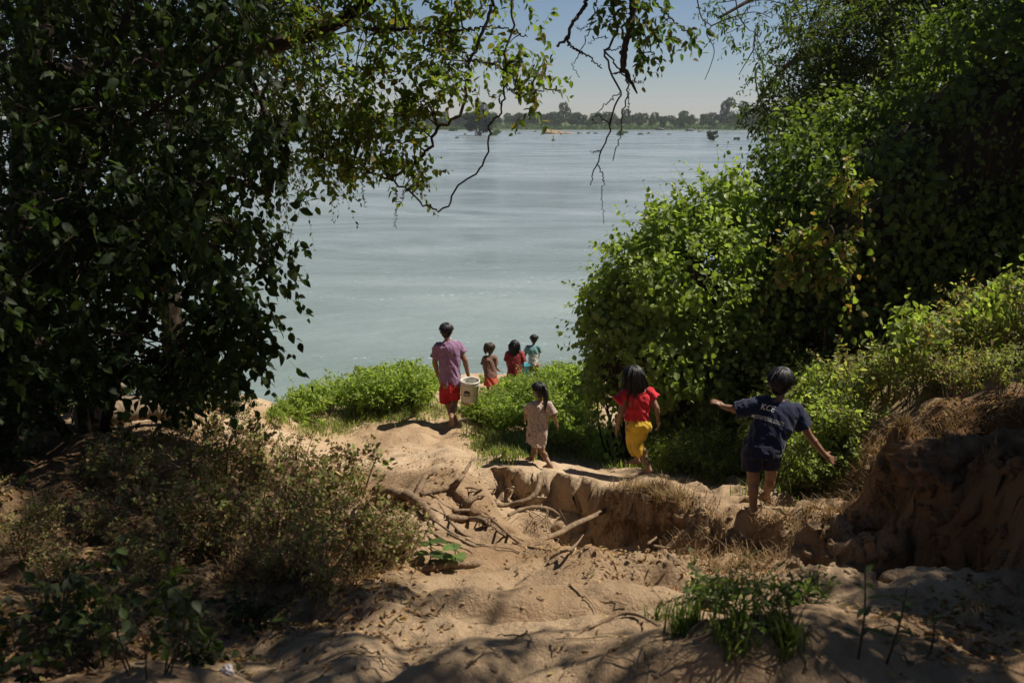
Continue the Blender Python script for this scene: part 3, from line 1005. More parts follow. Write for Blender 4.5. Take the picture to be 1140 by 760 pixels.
def make_person(label, contact, H, heading, px, head, hair, hands, feet, clothes, voxel=.006, hk=None, headk=None, group=None, hairmat='hair', facedir=None, d_set=None):
    """px: joint -> (photo x, photo y, extra depth); contact: photo pixel where the standing foot meets the ground"""
    if d_set is None:
        gp, d0 = hit(*contact)
    else:
        d0 = d_set
        gp = at(contact[0], contact[1], d0)
    J = {k: at(v[0], v[1], d0 + v[2]) for k, v in px.items()}
    a = R(heading)
    F = np.array([math.sin(a), math.cos(a), 0]); Rt = np.array([math.cos(a), -math.sin(a), 0])
    root_loc = np.array([gp[0], gp[1], gp[2]])
    k = H / 1.7 if hk is None else hk
    s = Solid(); s.side = 1
    J['head'] = at(head[0], head[1], d0 + head[2])
    ax, rt, fw, up = body_parts(s, J, H, k, None, F)
    fd = R(heading if facedir is None else facedir)
    hF = np.array([math.sin(fd), math.cos(fd), head[3] if len(head) > 3 else -.15])
    tilt = head[4] if len(head) > 4 else 0
    hU = np.array([tilt, 0, 1.0])
    hk_ = headk if headk else .9 * (H / 1.5) ** .35 
    hax = head_shape(s, J['head'], hF, hU, hk_)
    for a_, (hd, hn, curl, spread) in hands.items():
        hand(s, J['wr' + a_], hd, hn, k * 1.08, curl, spread, right=(a_ == 'R'))
    for a_, (fd_, fu) in feet.items():
        s.side = 1 if a_ == 'R' else -1
        foot(s, J['ank' + a_], fd_, k * 1.02, fu)
    body = s.build('person', M['skin'], None, voxel, 3, .5, loc=root_loc)
    tag(body, label, 'person', group)
    hs = Solid()
    hair_cap(hs, J['head'], hax, hk_)
    capo = hs.build('hair', M[hairmat], body, .006, 2)
    lg = hair_locks(J['head'], hax, hk_, np.random.RandomState(int(H * 1000)), **hair)
    # fuse the locks into the hair mesh
    bm = bmesh.new(); bm.from_mesh(capo.data)
    lv = np.concatenate(lg.v) - root_loc.astype(np.float32)
    tmp = Geo(); tmp.v, tmp.q, tmp.t, tmp.c, tmp.n = [lv], lg.q, lg.t, [np.concatenate(lg.c)], lg.n
    tm = tmp.mesh('locks'); bm.from_mesh(tm); bm.to_mesh(capo.data); bm.free(); bpy.data.meshes.remove(tm)
    capo.data.polygons.foreach_set('use_smooth', np.ones(len(capo.data.polygons), bool))
    ctx = dict(J=J, d0=d0, F=F, Rt=Rt, body=body, H=H, k=k, up=up, rt=rt, fw=fw, hax=hax, hk=hk_)
    for fn in clothes: fn(ctx)
    return ctx

def top(name, mat, rings, sleeves, voxel=.007, wr=.007, seed=1, collar=None, wav=0.0, wscale=(10, 10, 4), label=None):
    """rings: (xl, yl, xr, yr, extra depth, half depth m) from shoulders to hem; sleeves: [(shoulder joint, end px, r0, r1)]"""
    def fn(c):
        s = Solid(); d0 = c['d0']
        rr = []
        for (xl, yl, xr, yr, dd, hd) in rings:
            rr.append((at(xl, yl, d0 + dd), at(xr, yr, d0 + dd), c['F'] * hd))
        s.loft(rr, wav=wav, seed=seed)
        for (jn, (ex, ey, ed), r0, r1) in sleeves:
            a = c['J'][jn]; b = at(ex, ey, d0 + ed)
            t = unit(b - a)
            ref = c['F']; u = unit(np.cross(t, ref)); v = np.cross(t, u)
            an = np.arange(16) * 2 * math.pi / 16
            V = []
            for f in np.linspace(-.15, 1, 7):
                rad = r0 + (r1 - r0) * max(f, 0)
                V.append((a + (b - a) * f)[None] + rad * (np.cos(an)[:, None] * u + np.sin(an)[:, None] * v))
            s._rings(np.array(V))
            s.ell(a, (r0, r0, r0))
        o = s.build(name, mat, c['body'], voxel, 3, .5, wr, wscale, seed=seed)
        if label: o['label'] = label
        c[name] = o
    return fn
def pants(name, mat, waist, legs, voxel=.007, wr=.004, seed=3):
    """waist: rings as in top(); legs: list of point chains [(x, y, dd, r)...]"""
    def fn(c):
        s = Solid(); d0 = c['d0']
        s.loft([(at(a, b, d0 + e), at(cc, d, d0 + e), c['F'] * f) for (a, b, cc, d, e, f) in waist])
        for ch in legs:
            P = np.array([at(x, y, d0 + dd) for (x, y, dd, r) in ch]); rr = [q[3] for q in ch]
            Pm = smooth_path(P, 3 * len(P)); rm = np.interp(np.linspace(0, 1, len(Pm)), np.linspace(0, 1, len(P)), rr)
            T = nrm(np.gradient(Pm, axis=0))
            an = np.arange(18) * 2 * math.pi / 18
            V = []
            for p, t, r in zip(Pm, T, rm):
                u = unit(c['Rt'] - t * np.dot(c['Rt'], t)); v = np.cross(t, u)
                V.append(p[None] + r * (np.cos(an)[:, None] * u + np.sin(an)[:, None] * v))
            s._rings(np.array(V))
        c[name] = s.build(name, mat, c['body'], voxel, 3, .5, wr, (16, 16, 6), seed=seed)
    return fn
def flip_flop(joint, fwd, up, k, mat):
    def fn(c):
        s = Solid(); f = unit(fwd); u = unit(np.asarray(up) - f * np.dot(up, f)); sd = np.cross(f, u); an = c['J'][joint]
        ctr = an + f * .062 * k - u * .088 * k
        s.ell(ctr + f * .055 * k, (.085 * k, .052 * k, .012 * k), np.stack([f, sd, u]))
        s.ell(ctr - f * .055 * k, (.075 * k, .044 * k, .012 * k), np.stack([f, sd, u]))
        toe = ctr + f * .085 * k + u * .012 * k
        for q in (-1, 1):
            s.chain([toe, ctr + f * .03 * k + sd * q * .034 * k + u * .040 * k, ctr - f * .03 * k + sd * q * .046 * k + u * .004 * k], [.006 * k, .006 * k, .006 * k])
        s.build('flip_flop', mat, c['body'], .004, 1)
    return fn

def ponytail(pts, rad, mat='hair', name='ponytail', n=26, seed=5):
    def fn(c):
        rg = np.random.RandomState(seed)
        P = np.array([at(x, y, c['d0'] + dd) for x, y, dd in pts])
        g = Geo()
        for i in range(n):
            o = rg.normal(size=3) * rad * .45
            prof = np.sin(np.linspace(.25, 3.0, len(P)))[:, None]
            tube(g, smooth_path(P + o * prof, 12), [rad * .3, rad * .42, rad * .3, rad * .06], 5, (.02,) * 3, cap=False)
        g.build(name, M[mat], c['body'])
    return fn
UPV = np.array([0, 0, 1.0])

# the older boy with the pail
M['purple'] = cloth_mat('purple_cotton', (.24, .13, .22), .12)
M['red_short'] = cloth_mat('red_jersey', (.36, .014, .018), .18)
M['navy'] = cloth_mat('navy_cotton', (.008, .012, .036), .2)
M['navy2'] = cloth_mat('dark_navy_twill', (.010, .012, .03), .2)
M['cream_print'] = cloth_mat('cream_printed_cotton', (.46, .36, .29), .12, (46, (.24, .13, .10)))
M['red_top'] = cloth_mat('red_cotton', (.46, .018, .026), .18)
M['maroon'] = cloth_mat('maroon_cotton', (.22, .025, .025), .2)
M['yellow'] = cloth_mat('yellow_cotton', (.54, .34, .03), .16)
M['brown_top'] = cloth_mat('brown_cotton', (.15, .075, .055), .2, (30, (.20, .11, .08)))
M['orange_red'] = cloth_mat('orange_red_cotton', (.36, .06, .03), .15)
M['teal'] = cloth_mat('teal_cotton', (.13, .25, .245), .12)
M['offwhite'] = cloth_mat('off_white_cotton', (.48, .47, .40), .1)
M['brown_short'] = cloth_mat('tan_shorts', (.24, .14, .09), .15)
M['sole'] = plain('worn_tan_rubber', (.36, .29, .15), .7, .2, 30, .2)
M['sole_dark'] = plain('brown_rubber', (.12, .075, .05), .7, .2, 30, .2)

def build_people():
    ps = {}
    # teenage boy: purple tee, red shorts, walking away with the pail in his right hand
    px = dict(neck=(498, 378, 0), shL=(487, 386, -.02), shR=(510, 384.5, .02), elL=(484, 403, .06), wrL=(487, 415, .22),
              elR=(517.5, 401, .0), wrR=(521, 416, .06), hipL=(496, 428, 0), hipR=(507, 428, 0),
              knL=(500, 451, .16), ankL=(507.5, 470.5, .04), knR=(505.5, 449, .10), ankR=(502.5, 463, -.24))
    ps['pail_boy'] = make_person(
        'teenage boy in purple T-shirt and red shorts carrying a white pail', (508, 474), 1.45, -5, px, (496.7, 368.5, .03, -.12), dict(n=380, r=.0066, puff=1.0, jit=.03, side=1.55, back=1.95),
        {'L': ((.1, .5, -.8), (-1, 0, 0), .4, .08), 'R': ((.25, .15, -1), (1, 0, .2), .75, .06)},
        {'L': ((.25, 1, -.05), UPV), 'R': ((-.1, .75, -.7), (0, .7, .7))},
        [top('t_shirt', M['purple'], [(494, 379.5, 503, 379, 0, .05), (487, 382.5, 511, 381.5, 0, .075), (485.5, 387, 512.5, 386, 0, .11), (487.5, 400, 513, 399, .02, .125), (488.5, 413, 512.5, 412, .02, .12), (489, 428, 512.6, 426.5, .02, .125)],
             [('shL', (483.3, 398, .02), .060, .062), ('shR', (515.6, 393, .02), .060, .062)], seed=2, wr=.010),
         pants('shorts', M['red_short'], [(490.5, 424, 511.5, 423, 0, .10), (490, 431, 511.7, 431, 0, .11), (490, 437, 511.8, 437, 0, .105)],
               [[(495.6, 432, .02, .082), (495.4, 438, .05, .078), (495.4, 447.5, .10, .076)], [(506, 432, .0, .082), (506, 438, .02, .078), (506.3, 444.5, .04, .074)]]),
         flip_flop('ankL', (.25, 1, -.05), UPV, .85, M['sole_dark']), flip_flop('ankR', (-.1, .75, -.7), (0, .7, .7), .85, M['sole_dark'])],
        headk=.98)
    # small girl in a cream printed dress
    px = dict(neck=(601.5, 445, 0), shL=(592, 451, .06), shR=(610.5, 450.5, -.04), elL=(586.5, 458, .14), wrL=(585, 466, .22),
              elR=(616, 463, -.06), wrR=(619.5, 471, 0), hipL=(592.5, 483, .02), hipR=(599.5, 483, 0),
              knL=(595.5, 498, .08), ankL=(592.5, 508, .12), knR=(604, 504, .0), ankR=(612.5, 517, -.08))
    ps['dress_girl'] = make_person(
        'small barefoot girl in cream printed dress with a black ponytail', (611, 521), .90, -35, px, (600.0, 434.8, .0, -.1), dict(n=240, r=.007, side=1.7, back=2.0),
        {'L': ((-.2, .5, -.8), (-1, 0, 0), .4, .08), 'R': ((.35, .1, -1), (1, 0, 0), .35, .12)},
        {'L': ((-.9, .5, -.1), UPV), 'R': ((-.75, .6, -.1), UPV)},
        [top('dress', M['cream_print'], [(597.5, 446, 605.5, 446, 0, .035), (592, 449, 611, 448.5, 0, .055), (590, 453, 612, 452, 0, .075), (589.5, 464, 610, 463, 0, .085), (588.5, 478, 607, 477, 0, .10), (587.3, 494.5, 603.8, 496.5, 0, .115)],
             [('shL', (585.8, 457.5, .12), .042, .050), ('shR', (616.5, 461.5, -.06), .042, .048)], voxel=.006, seed=4, wav=.035, wr=.008),
         ponytail([(602, 429.5, -.06), (606.5, 433, -.10), (607.2, 441, -.12), (606.8, 449, -.11), (606.5, 458, -.09)], .024)],
        headk=.80)
    # girl in red top and yellow trousers
    px = dict(neck=(706, 431, 0), shL=(696.5, 438.5, 0), shR=(723, 437, 0), elL=(690.5, 460, -.02), wrL=(687, 476, .04),
              elR=(731, 454, -.06), wrR=(733, 468.5, 0), hipL=(703, 472, .02), hipR=(714.5, 472, 0),
              knL=(708, 494, .12), ankL=(709.5, 511.5, .10), knR=(713, 498, .03), ankR=(722.5, 521, -.10))
    ps['red_girl'] = make_person(
        'girl in red ruffled top and yellow trousers with long loose black hair', (719, 528), 1.16, -28, px, (705.0, 417.5, .02, -.12), dict(n=620, r=.0066, side=1.9, back=2.15, puff=1.02, length=.34, jit=.05),
        {'L': ((-.12, .15, -1), (-1, 0, 0), .35, .1), 'R': ((.02, .1, -1), (1, 0, 0), .45, .06)},
        {'L': ((-.85, .6, -.1), UPV), 'R': ((-.55, .7, -.25), (0, .2, 1))},
        [top('ruffled_top', M['red_top'], [(702, 432.5, 713, 432, 0, .04), (696, 436.5, 724, 435.5, 0, .07), (694.5, 441, 724.5, 440, 0, .095), (696, 452, 722.5, 451.5, 0, .10), (697, 460, 721, 460, 0, .10), (696.5, 468, 721.8, 467, 0, .108)],
             [('shL', (687, 447, 0), .058, .072), ('shR', (729.5, 444.5, -.02), .058, .074)], seed=6, wr=.009, wav=.02),
         pants('trousers', M['yellow'], [(699, 464.5, 721.5, 464.5, 0, .095), (698.8, 472, 723, 472, -.02, .115), (699, 478, 722, 478, -.01, .11)],
               [[(704.8, 476, .02, .082), (704.5, 488, .08, .072), (706, 499, .11, .068), (708.5, 506, .10, .045)], [(714, 476, -.02, .082), (710.5, 490, .02, .072), (711.2, 500, .0, .062), (714.3, 507.5, -.02, .044)]], wr=.006)],
        headk=.90)
    # boy in the navy school T-shirt
    px = dict(neck=(868.5, 443, 0), shL=(851, 449, -.02), shR=(885.5, 457, .0), elL=(824, 456.5, .04), wrL=(806, 452.5, .08),
              elR=(901, 485, .03), wrR=(918, 506, .04), hipL=(839, 500, 0), hipR=(858, 500, .02),
              knL=(838.5, 538, .03), ankL=(838.5, 565.5, 0), knR=(858.5, 528, .16), ankR=(853.5, 549.5, .30))
    ps['navy_boy'] = make_person(
        'boy in navy T-shirt and dark shorts with both arms spread for balance', (838, 574), 1.10, 5, px, (869, 426, .02, -.12, .12), dict(n=420, r=.0065, side=1.72, back=1.95, front=1.2, puff=1.01, jit=.025),
        {'L': ((-.8, .2, .45), (0, -.3, 1), .55, .10), 'R': ((.8, .1, -.55), (.3, -.75, .5), .05, .22)},
        {'L': ((.0, 1, -.05), UPV), 'R': ((.75, .45, -.5), (.3, -.5, .85))},
        [top('t_shirt', M['navy'], [(861.5, 444, 876.5, 446, 0, .045), (851, 445.8, 886.5, 451.5, 0, .07), (845, 452, 889.5, 461, 0, .095), (840, 464, 886.5, 470, 0, .105), (833.5, 480, 879, 483.5, 0, .11), (827, 499, 871.5, 499, 0, .125)],
             [('shL', (818.5, 456.5, .03), .058, .066), ('shR', (895, 475.5, .01), .056, .064)], voxel=.006, seed=8, wr=.007),
         pants('shorts', M['navy2'], [(828, 490, 870, 490, 0, .115), (827, 498, 870.5, 498, 0, .12), (826.8, 506, 870, 505, 0, .115)],
               [[(837.5, 503, 0, .082), (837, 512, .01, .078), (836.8, 523, .02, .074)], [(858.5, 503, .03, .08), (857.5, 512, .05, .074), (857, 519.5, .07, .068)]]),
         flip_flop('ankL', (.0, 1, -.05), UPV, .68, M['sole']), flip_flop('ankR', (.75, .45, -.5), (.3, -.5, .85), .68, M['sole'])],
        voxel=.005, headk=.97, facedir=28)
    # three children farther down, standing in the weeds
    px = dict(neck=(545.5, 394.5, 0), shL=(540.5, 399, 0), shR=(550.5, 399, 0), elL=(538.5, 408, .05), wrL=(540, 415, .18),
              elR=(551.8, 409, .02), wrR=(555.5, 412.5, .12), hipL=(543.5, 418, 0), hipR=(549.5, 418, 0),
              knL=(543.5, 427, .05), ankL=(543.2, 436, 0), knR=(550, 427, .05), ankR=(550, 436, .1))
    ps['far_girl'] = make_person(
        'girl in a brown top and orange skirt with her hair tied up', (545, 440), .98, 15, px, (545.9, 388.0, .02, -.1), dict(n=160, r=.008, side=1.7, back=2.0),
        {'L': ((0, .6, -.8), (-1, 0, 0), .4, .08), 'R': ((.8, .4, -.3), (0, 0, 1), .4, .08)},
        {'L': ((0, 1, 0), UPV), 'R': ((0, 1, 0), UPV)},
        [top('top', M['brown_top'], [(543, 395.5, 548.5, 395.5, 0, .04), (540, 397.5, 551, 397.5, 0, .07), (539, 401, 551.8, 401, 0, .09), (539.5, 408, 552, 408, 0, .10), (539.5, 419, 553.2, 419, 0, .12)],
             [('shL', (538.3, 406, .03), .055, .058), ('shR', (551.5, 406.5, .02), .055, .058)], voxel=.009, seed=9),
         top('skirt', M['orange_red'], [(540.5, 415, 552, 415, 0, .11), (539.8, 420, 553, 420, 0, .125), (539, 428, 554.5, 427.5, 0, .14)], [], voxel=.009, seed=10, wav=.03),
         ponytail([(543.5, 383.5, 0), (541.0, 385, 0), (540.3, 389, 0), (540.6, 394, 0)], .04, 'hair_brown', 'hair_bunch')],
        voxel=.008, headk=.92, hairmat='hair_brown')
    px = dict(neck=(572.8, 391, 0), shL=(566, 394.5, 0), shR=(579.8, 394.5, 0), elL=(564.5, 403, .02), wrL=(566, 411, .1),
              elR=(581.5, 402.5, 0), wrR=(583, 409.5, .06), hipL=(569, 412, 0), hipR=(576.5, 412, 0),
              knL=(569, 421, .05), ankL=(569, 430, 0), knR=(577, 421, .05), ankR=(577, 430, .05))
    ps['far_red'] = make_person(
        'child in a dark red top with long dark hair down the back', (573, 432), 1.05, 0, px, (572.8, 384.2, .02, -.1), dict(n=320, r=.0085, side=1.9, back=2.2, length=.30, jit=.05),
        {'L': ((0, .5, -.8), (-1, 0, 0), .4, .08), 'R': ((.2, .3, -1), (1, 0, 0), .7, .05)},
        {'L': ((0, 1, 0), UPV), 'R': ((0, 1, 0), UPV)},
        [top('top', M['maroon'], [(569.5, 391.5, 576, 391.5, 0, .04), (565, 393.5, 580.8, 393.5, 0, .075), (564, 397, 581.8, 397, 0, .10), (565, 406, 580.5, 406, 0, .11), (565, 416, 580.8, 416, 0, .125)],
             [('shL', (563.8, 402, .02), .07, .072), ('shR', (582.3, 403, 0), .07, .072)], voxel=.009, seed=11),
         pants('trousers', M['brown_short'], [(566, 413, 580, 413, 0, .11), (566, 417, 580, 417, 0, .11)], [[(569, 415, 0, .09), (569, 427, .03, .07)], [(577, 415, 0, .09), (577, 427, .03, .07)]], voxel=.009)],
        voxel=.008, headk=.92)
    px = dict(neck=(594, 383.5, 0), shL=(588, 387.5, 0), shR=(598.8, 387.5, 0), elL=(584.5, 395, .02), wrL=(582.3, 401.5, .04),
              elR=(599.5, 395.5, .05), wrR=(597.5, 401, .18), hipL=(590.5, 404, 0), hipR=(597, 404, 0),
              knL=(590.5, 413, .05), ankL=(590.5, 422, 0), knR=(597.3, 413, .05), ankR=(597.3, 422, .05))
    def hem_band(c):
        c['t_shirt'].name = 't_shirt'
    ps['far_teal'] = make_person(
        'boy in a two tone teal and off white T-shirt nearest the water', (594, 424), 1.02, 5, px, (594.5, 377.6, .02, -.1), dict(n=180, r=.0085, puff=1.02, side=1.55, back=1.9, jit=.04),
        {'L': ((-.3, .1, -1), (-1, 0, 0), .7, .05), 'R': ((0, .6, -.6), (1, 0, 0), .5, .08)},
        {'L': ((0, 1, 0), UPV), 'R': ((0, 1, 0), UPV)},
        [top('t_shirt', M['offwhite'], [(588.3, 392.5, 600, 392.5, 0, .095), (588.3, 398, 599, 398, 0, .10), (588.5, 406.5, 598.5, 406, 0, .11)], [], voxel=.009, seed=12),
         top('shirt_yoke', M['teal'], [(592, 384, 596.5, 384, 0, .04), (587.5, 386, 599.3, 386, 0, .075), (586.8, 389, 600.5, 389, 0, .10), (588, 394.5, 600.4, 393, 0, .105)],
             [('shL', (585.3, 392.5, .01), .065, .062), ('shR', (600.2, 393, .03), .065, .062)], voxel=.009, seed=13),
         pants('shorts', M['brown_short'], [(589, 402.5, 599, 402.5, 0, .10), (589, 407, 599, 407, 0, .10)], [[(591, 405, 0, .085), (590.8, 413, .02, .075)], [(596.8, 405, 0, .085), (597, 413, .02, .075)]], voxel=.009)],
        voxel=.008, headk=.86)
    return ps
PEOPLE = build_people()

# the lettering printed on the back of the navy T-shirt, laid on the cloth
def shirt_print():
    c = PEOPLE['navy_boy']
    sh = c['t_shirt']
    loc = np.array(c['body'].location)
    dg = bpy.context.evaluated_depsgraph_get()
    bvh = BVHTree.FromObject(sh, dg)
    m = plain('white_print', (.62, .62, .60), .6, .1, 60, 0)
    m2 = plain('faded_print', (.46, .45, .42), .7, .5, 60, 0)
    def lay(text, mat, xy0, xy1, hpx, arc=0.0, shear=.0):
        cu = bpy.data.curves.new('lettering', 'FONT')
        cu.body = text
        cu.size = 1.0
        cu.resolution_u = 3
        cu.offset = .012
        ob = bpy.data.objects.new('lettering_raw', cu)
        COL.objects.link(ob)
        dg = bpy.context.evaluated_depsgraph_get()
        me = bpy.data.meshes.new_from_object(ob.evaluated_get(dg))
        bpy.data.objects.remove(ob)
        bm = bmesh.new(); bm.from_mesh(me)
        bmesh.ops.triangulate(bm, faces=bm.faces[:])
        bmesh.ops.subdivide_edges(bm, edges=[e for e in bm.edges if e.calc_length() > .15], cuts=2)
        bmesh.ops.triangulate(bm, faces=bm.faces[:])
        co = np.array([v.co for v in bm.verts])
        x0, x1 = co[:, 0].min(), co[:, 0].max(); y0, y1 = co[:, 1].min(), co[:, 1].max()
        a, b = np.array(xy0, float), np.array(xy1, float)
        dirv = (b - a); ln = np.linalg.norm(dirv); dv = dirv / ln; up = np.array([dv[1], -dv[0]])
        for v in bm.verts:
            t = (v.co.x - x0) / (x1 - x0); s = (v.co.y - y0) / (y1 - y0)
            q = a + dv * ln * t + up * (hpx * s) + up * arc * math.sin(math.pi * t) + dv * shear * s
            r = ray(q[0], q[1])
            hit_, no, idx, dist = bvh.ray_cast(Vector(np.array([0, 0, CAM_Z]) - loc), Vector(unit(r)))
            if hit_ is None:
                p = at(q[0], q[1], c['d0'] - .1) - loc
            else:
                p = np.array(hit_) + np.array(no) * .0035
            v.co = p
        bm.to_mesh(me); bm.free()
        me.materials.clear(); me.materials.append(mat)
        o = bpy.data.objects.new('lettering', me)
        COL.objects.link(o)
        o.parent = sh
        return o
    lay('KCE', m, (846.6, 455.0), (861.4, 458.8), 6.6, 0, .8)
    lay('INTERNATIONAL SCHOOL', m2, (836.3, 464.2), (872.0, 474.6), 4.6, .6, .4)
shirt_print()

# ------------------------------------------------------------------ pails
def lathe(prof, c, ax=None, n=40):
    g = Geo()
    P = np.asarray(prof, float)
    a = np.arange(n) * 2 * math.pi / n
    V = np.stack([P[:, :1] * np.cos(a)[None], P[:, :1] * np.sin(a)[None], P[:, 1:] + 0 * a[None]], -1)
    if ax is not None: V = V @ np.asarray(ax)
    k = len(P)
    i, j = np.meshgrid(np.arange(k - 1), np.arange(n), indexing='ij')
    j2 = (j + 1) % n
    g.add(V.reshape(-1, 3) + np.asarray(c), np.stack([i * n + j, i * n + j2, (i + 1) * n + j2, (i + 1) * n + j], -1).reshape(-1, 4))
    return g
def pail_mat():
    m, nt, b, out = new_mat('scuffed_white_plastic')
    v = coords(nt)
    n = noise(nt, 22, 5, .65, v)
    c = ramp(nt, n, [(.3, (.46, .42, .36)), (.6, (.62, .60, .54))])
    sx = N_(nt, 'ShaderNodeSeparateXYZ')
    nt.links.new(v, sx.inputs[0])
    ad = N_(nt, 'ShaderNodeMath', operation='MULTIPLY_ADD')
    nt.links.new(noise(nt, 14, 4, .6, v), ad.inputs[0]); ad.inputs[1].default_value = .10
    nt.links.new(sx.outputs[2], ad.inputs[2])
    c = mixc(nt, ramp(nt, ad.outputs[0], [(.06, (1, 1, 1)), (.10, (0, 0, 0))]), c, (.30, .17, .10))   # mud on the foot of the pail
    nt.links.new(c, b.inputs['Base Color'])
    b.inputs['Roughness'].default_value = .45
    return m
M['pail'] = pail_mat()
M['metal'] = plain('dull_wire', (.25, .25, .25), .4, .2, 40, 0)
M['ink'] = plain('black_ink', (.03, .03, .03), .6, .3, 40, 0)
M['teal_plastic'] = plain('teal_plastic', (.05, .32, .38), .4, .15, 20, 0)
def white_pail():
    c = PEOPLE['pail_boy']
    d = c['d0']
    C = at(522.3, 448.5, d - .02)
    sc = d / FPX
    h, r1, r0 = 27.2 * sc, 10.3 * sc, 9.0 * sc
    ax = Euler((R(4), R(3), 0)).to_matrix(); ax = np.array(ax).T
    root = empty('pail', C, 'white plastic pail held by the teenage boy, mud on its foot', 'pail')
    prof = [(0.0, .0), (r0 * .93, .0), (r0, .008), (r0 + (r1 - r0) * .82, h * .82), (r1 * 1.04, h * .825), (r1 * 1.04, h * .86), (r1, h * .865), (r1, h * .93), (r1 * 1.07, h * .935), (r1 * 1.07, h), (r1 * .96, h), (r1 * .95, h * .93), (r0 * .94, .02), (0, .02)]
    g = lathe(prof, C, ax)
    o = g.build('bucket_body', M['pail'], root)
    # wire bail up to the hand
    hd = c['J']['wrR'] + np.array([.0, .02, -.085])
    pts = [C + np.array([r1 * 1.07 * q, 0, h * .9]) @ ax for q in (-1, 1)]
    b = Geo()
    tube(b, smooth_path([pts[0], (pts[0] + hd) / 2 + np.array([-.02, 0, .03]), hd, (pts[1] + hd) / 2 + np.array([.02, 0, .03]), pts[1]], 24), .0035, 6)
    b.build('handle', M['metal'], root)
    # printed maker's mark : a dark peaked emblem with a bar of small strokes below
    lb = Geo()
    def patch(a0, a1, z0, z1, peak=0):
        n = 8
        aa = np.linspace(a0, a1, n)
        V = []
        for z_, pk in ((z0, 0), (z1, peak)):
            for q, a in enumerate(aa):
                zz = z_ + pk * math.sin(math.pi * q / (n - 1))
                rr = r0 + (r1 - r0) * (zz / h) + .0025
                V.append(C + np.array([rr * math.cos(a), rr * math.sin(a), zz]) @ ax)
        lb.add(V, [[q, q + 1, n + q + 1, n + q] for q in range(n - 1)])
    patch(R(-128), R(-84), h * .54, h * .60, h * .07)
    patch(R(-130), R(-82), h * .50, h * .525)
    rg = np.random.RandomState(4)
    a = -130.0
    while a < -84:
        wd = 2.5 + 3 * rg.rand()
        patch(R(a), R(a + wd), h * .41, h * (.46 + .02 * rg.rand()))
        a += wd + 1.3
    lb.build('label', M['ink'], root)
white_pail()
def teal_pail():
    d = PEOPLE['far_teal']['d0'] - .15
    C = at(584.6, 416.5, d)
    sc = d / FPX
    h, r1, r0 = 11 * sc, 5.2 * sc, 4.2 * sc
    root = empty('bucket', C, 'small teal bucket carried between the red child and the teal boy', 'bucket')
    lathe([(0, 0), (r0, 0), (r1, h * .93), (r1 * 1.07, h * .94), (r1 * 1.07, h), (r1 * .95, h), (r0 * .9, .02), (0, .02)], C).build('bucket_body', M['teal_plastic'], root)
    b = Geo()
    t = C + np.array([-.02, 0, h + .14])
    tube(b, smooth_path([C + np.array([-r1, 0, h * .95]), t, C + np.array([r1, 0, h * .95])], 16), .005, 6)
    b.build('handle', M['metal'], root)
teal_pail()

M['earth_bank'] = plain('red_brown_earth', (.135, .08, .045), .95, .45, 9, .9, .1, .05)
def bank_overhang():
    s = Solid()
    r2 = np.random.RandomState(3)
    for (px_, py_, d_, r) in ((1045, 522, 5.5, .24), (1085, 512, 5.55, .22), (1125, 512, 5.5, .24), (1165, 520, 5.45, .26), (1060, 560, 5.6, .2), (1150, 570, 5.4, .2)):
        p = at(px_, py_, d_)
        s.ell(p, (r, r * .9, r * .62))
    o = s.build('earth_bank', M['earth_bank'], None, .018, 2, .5, .05, (7, 7, 10), loc=at(1090, 520, 5.5))
    tag(o, 'crumbling earth lip overhanging a dark hollow in the right bank', 'bank', kind='structure')
bank_overhang()
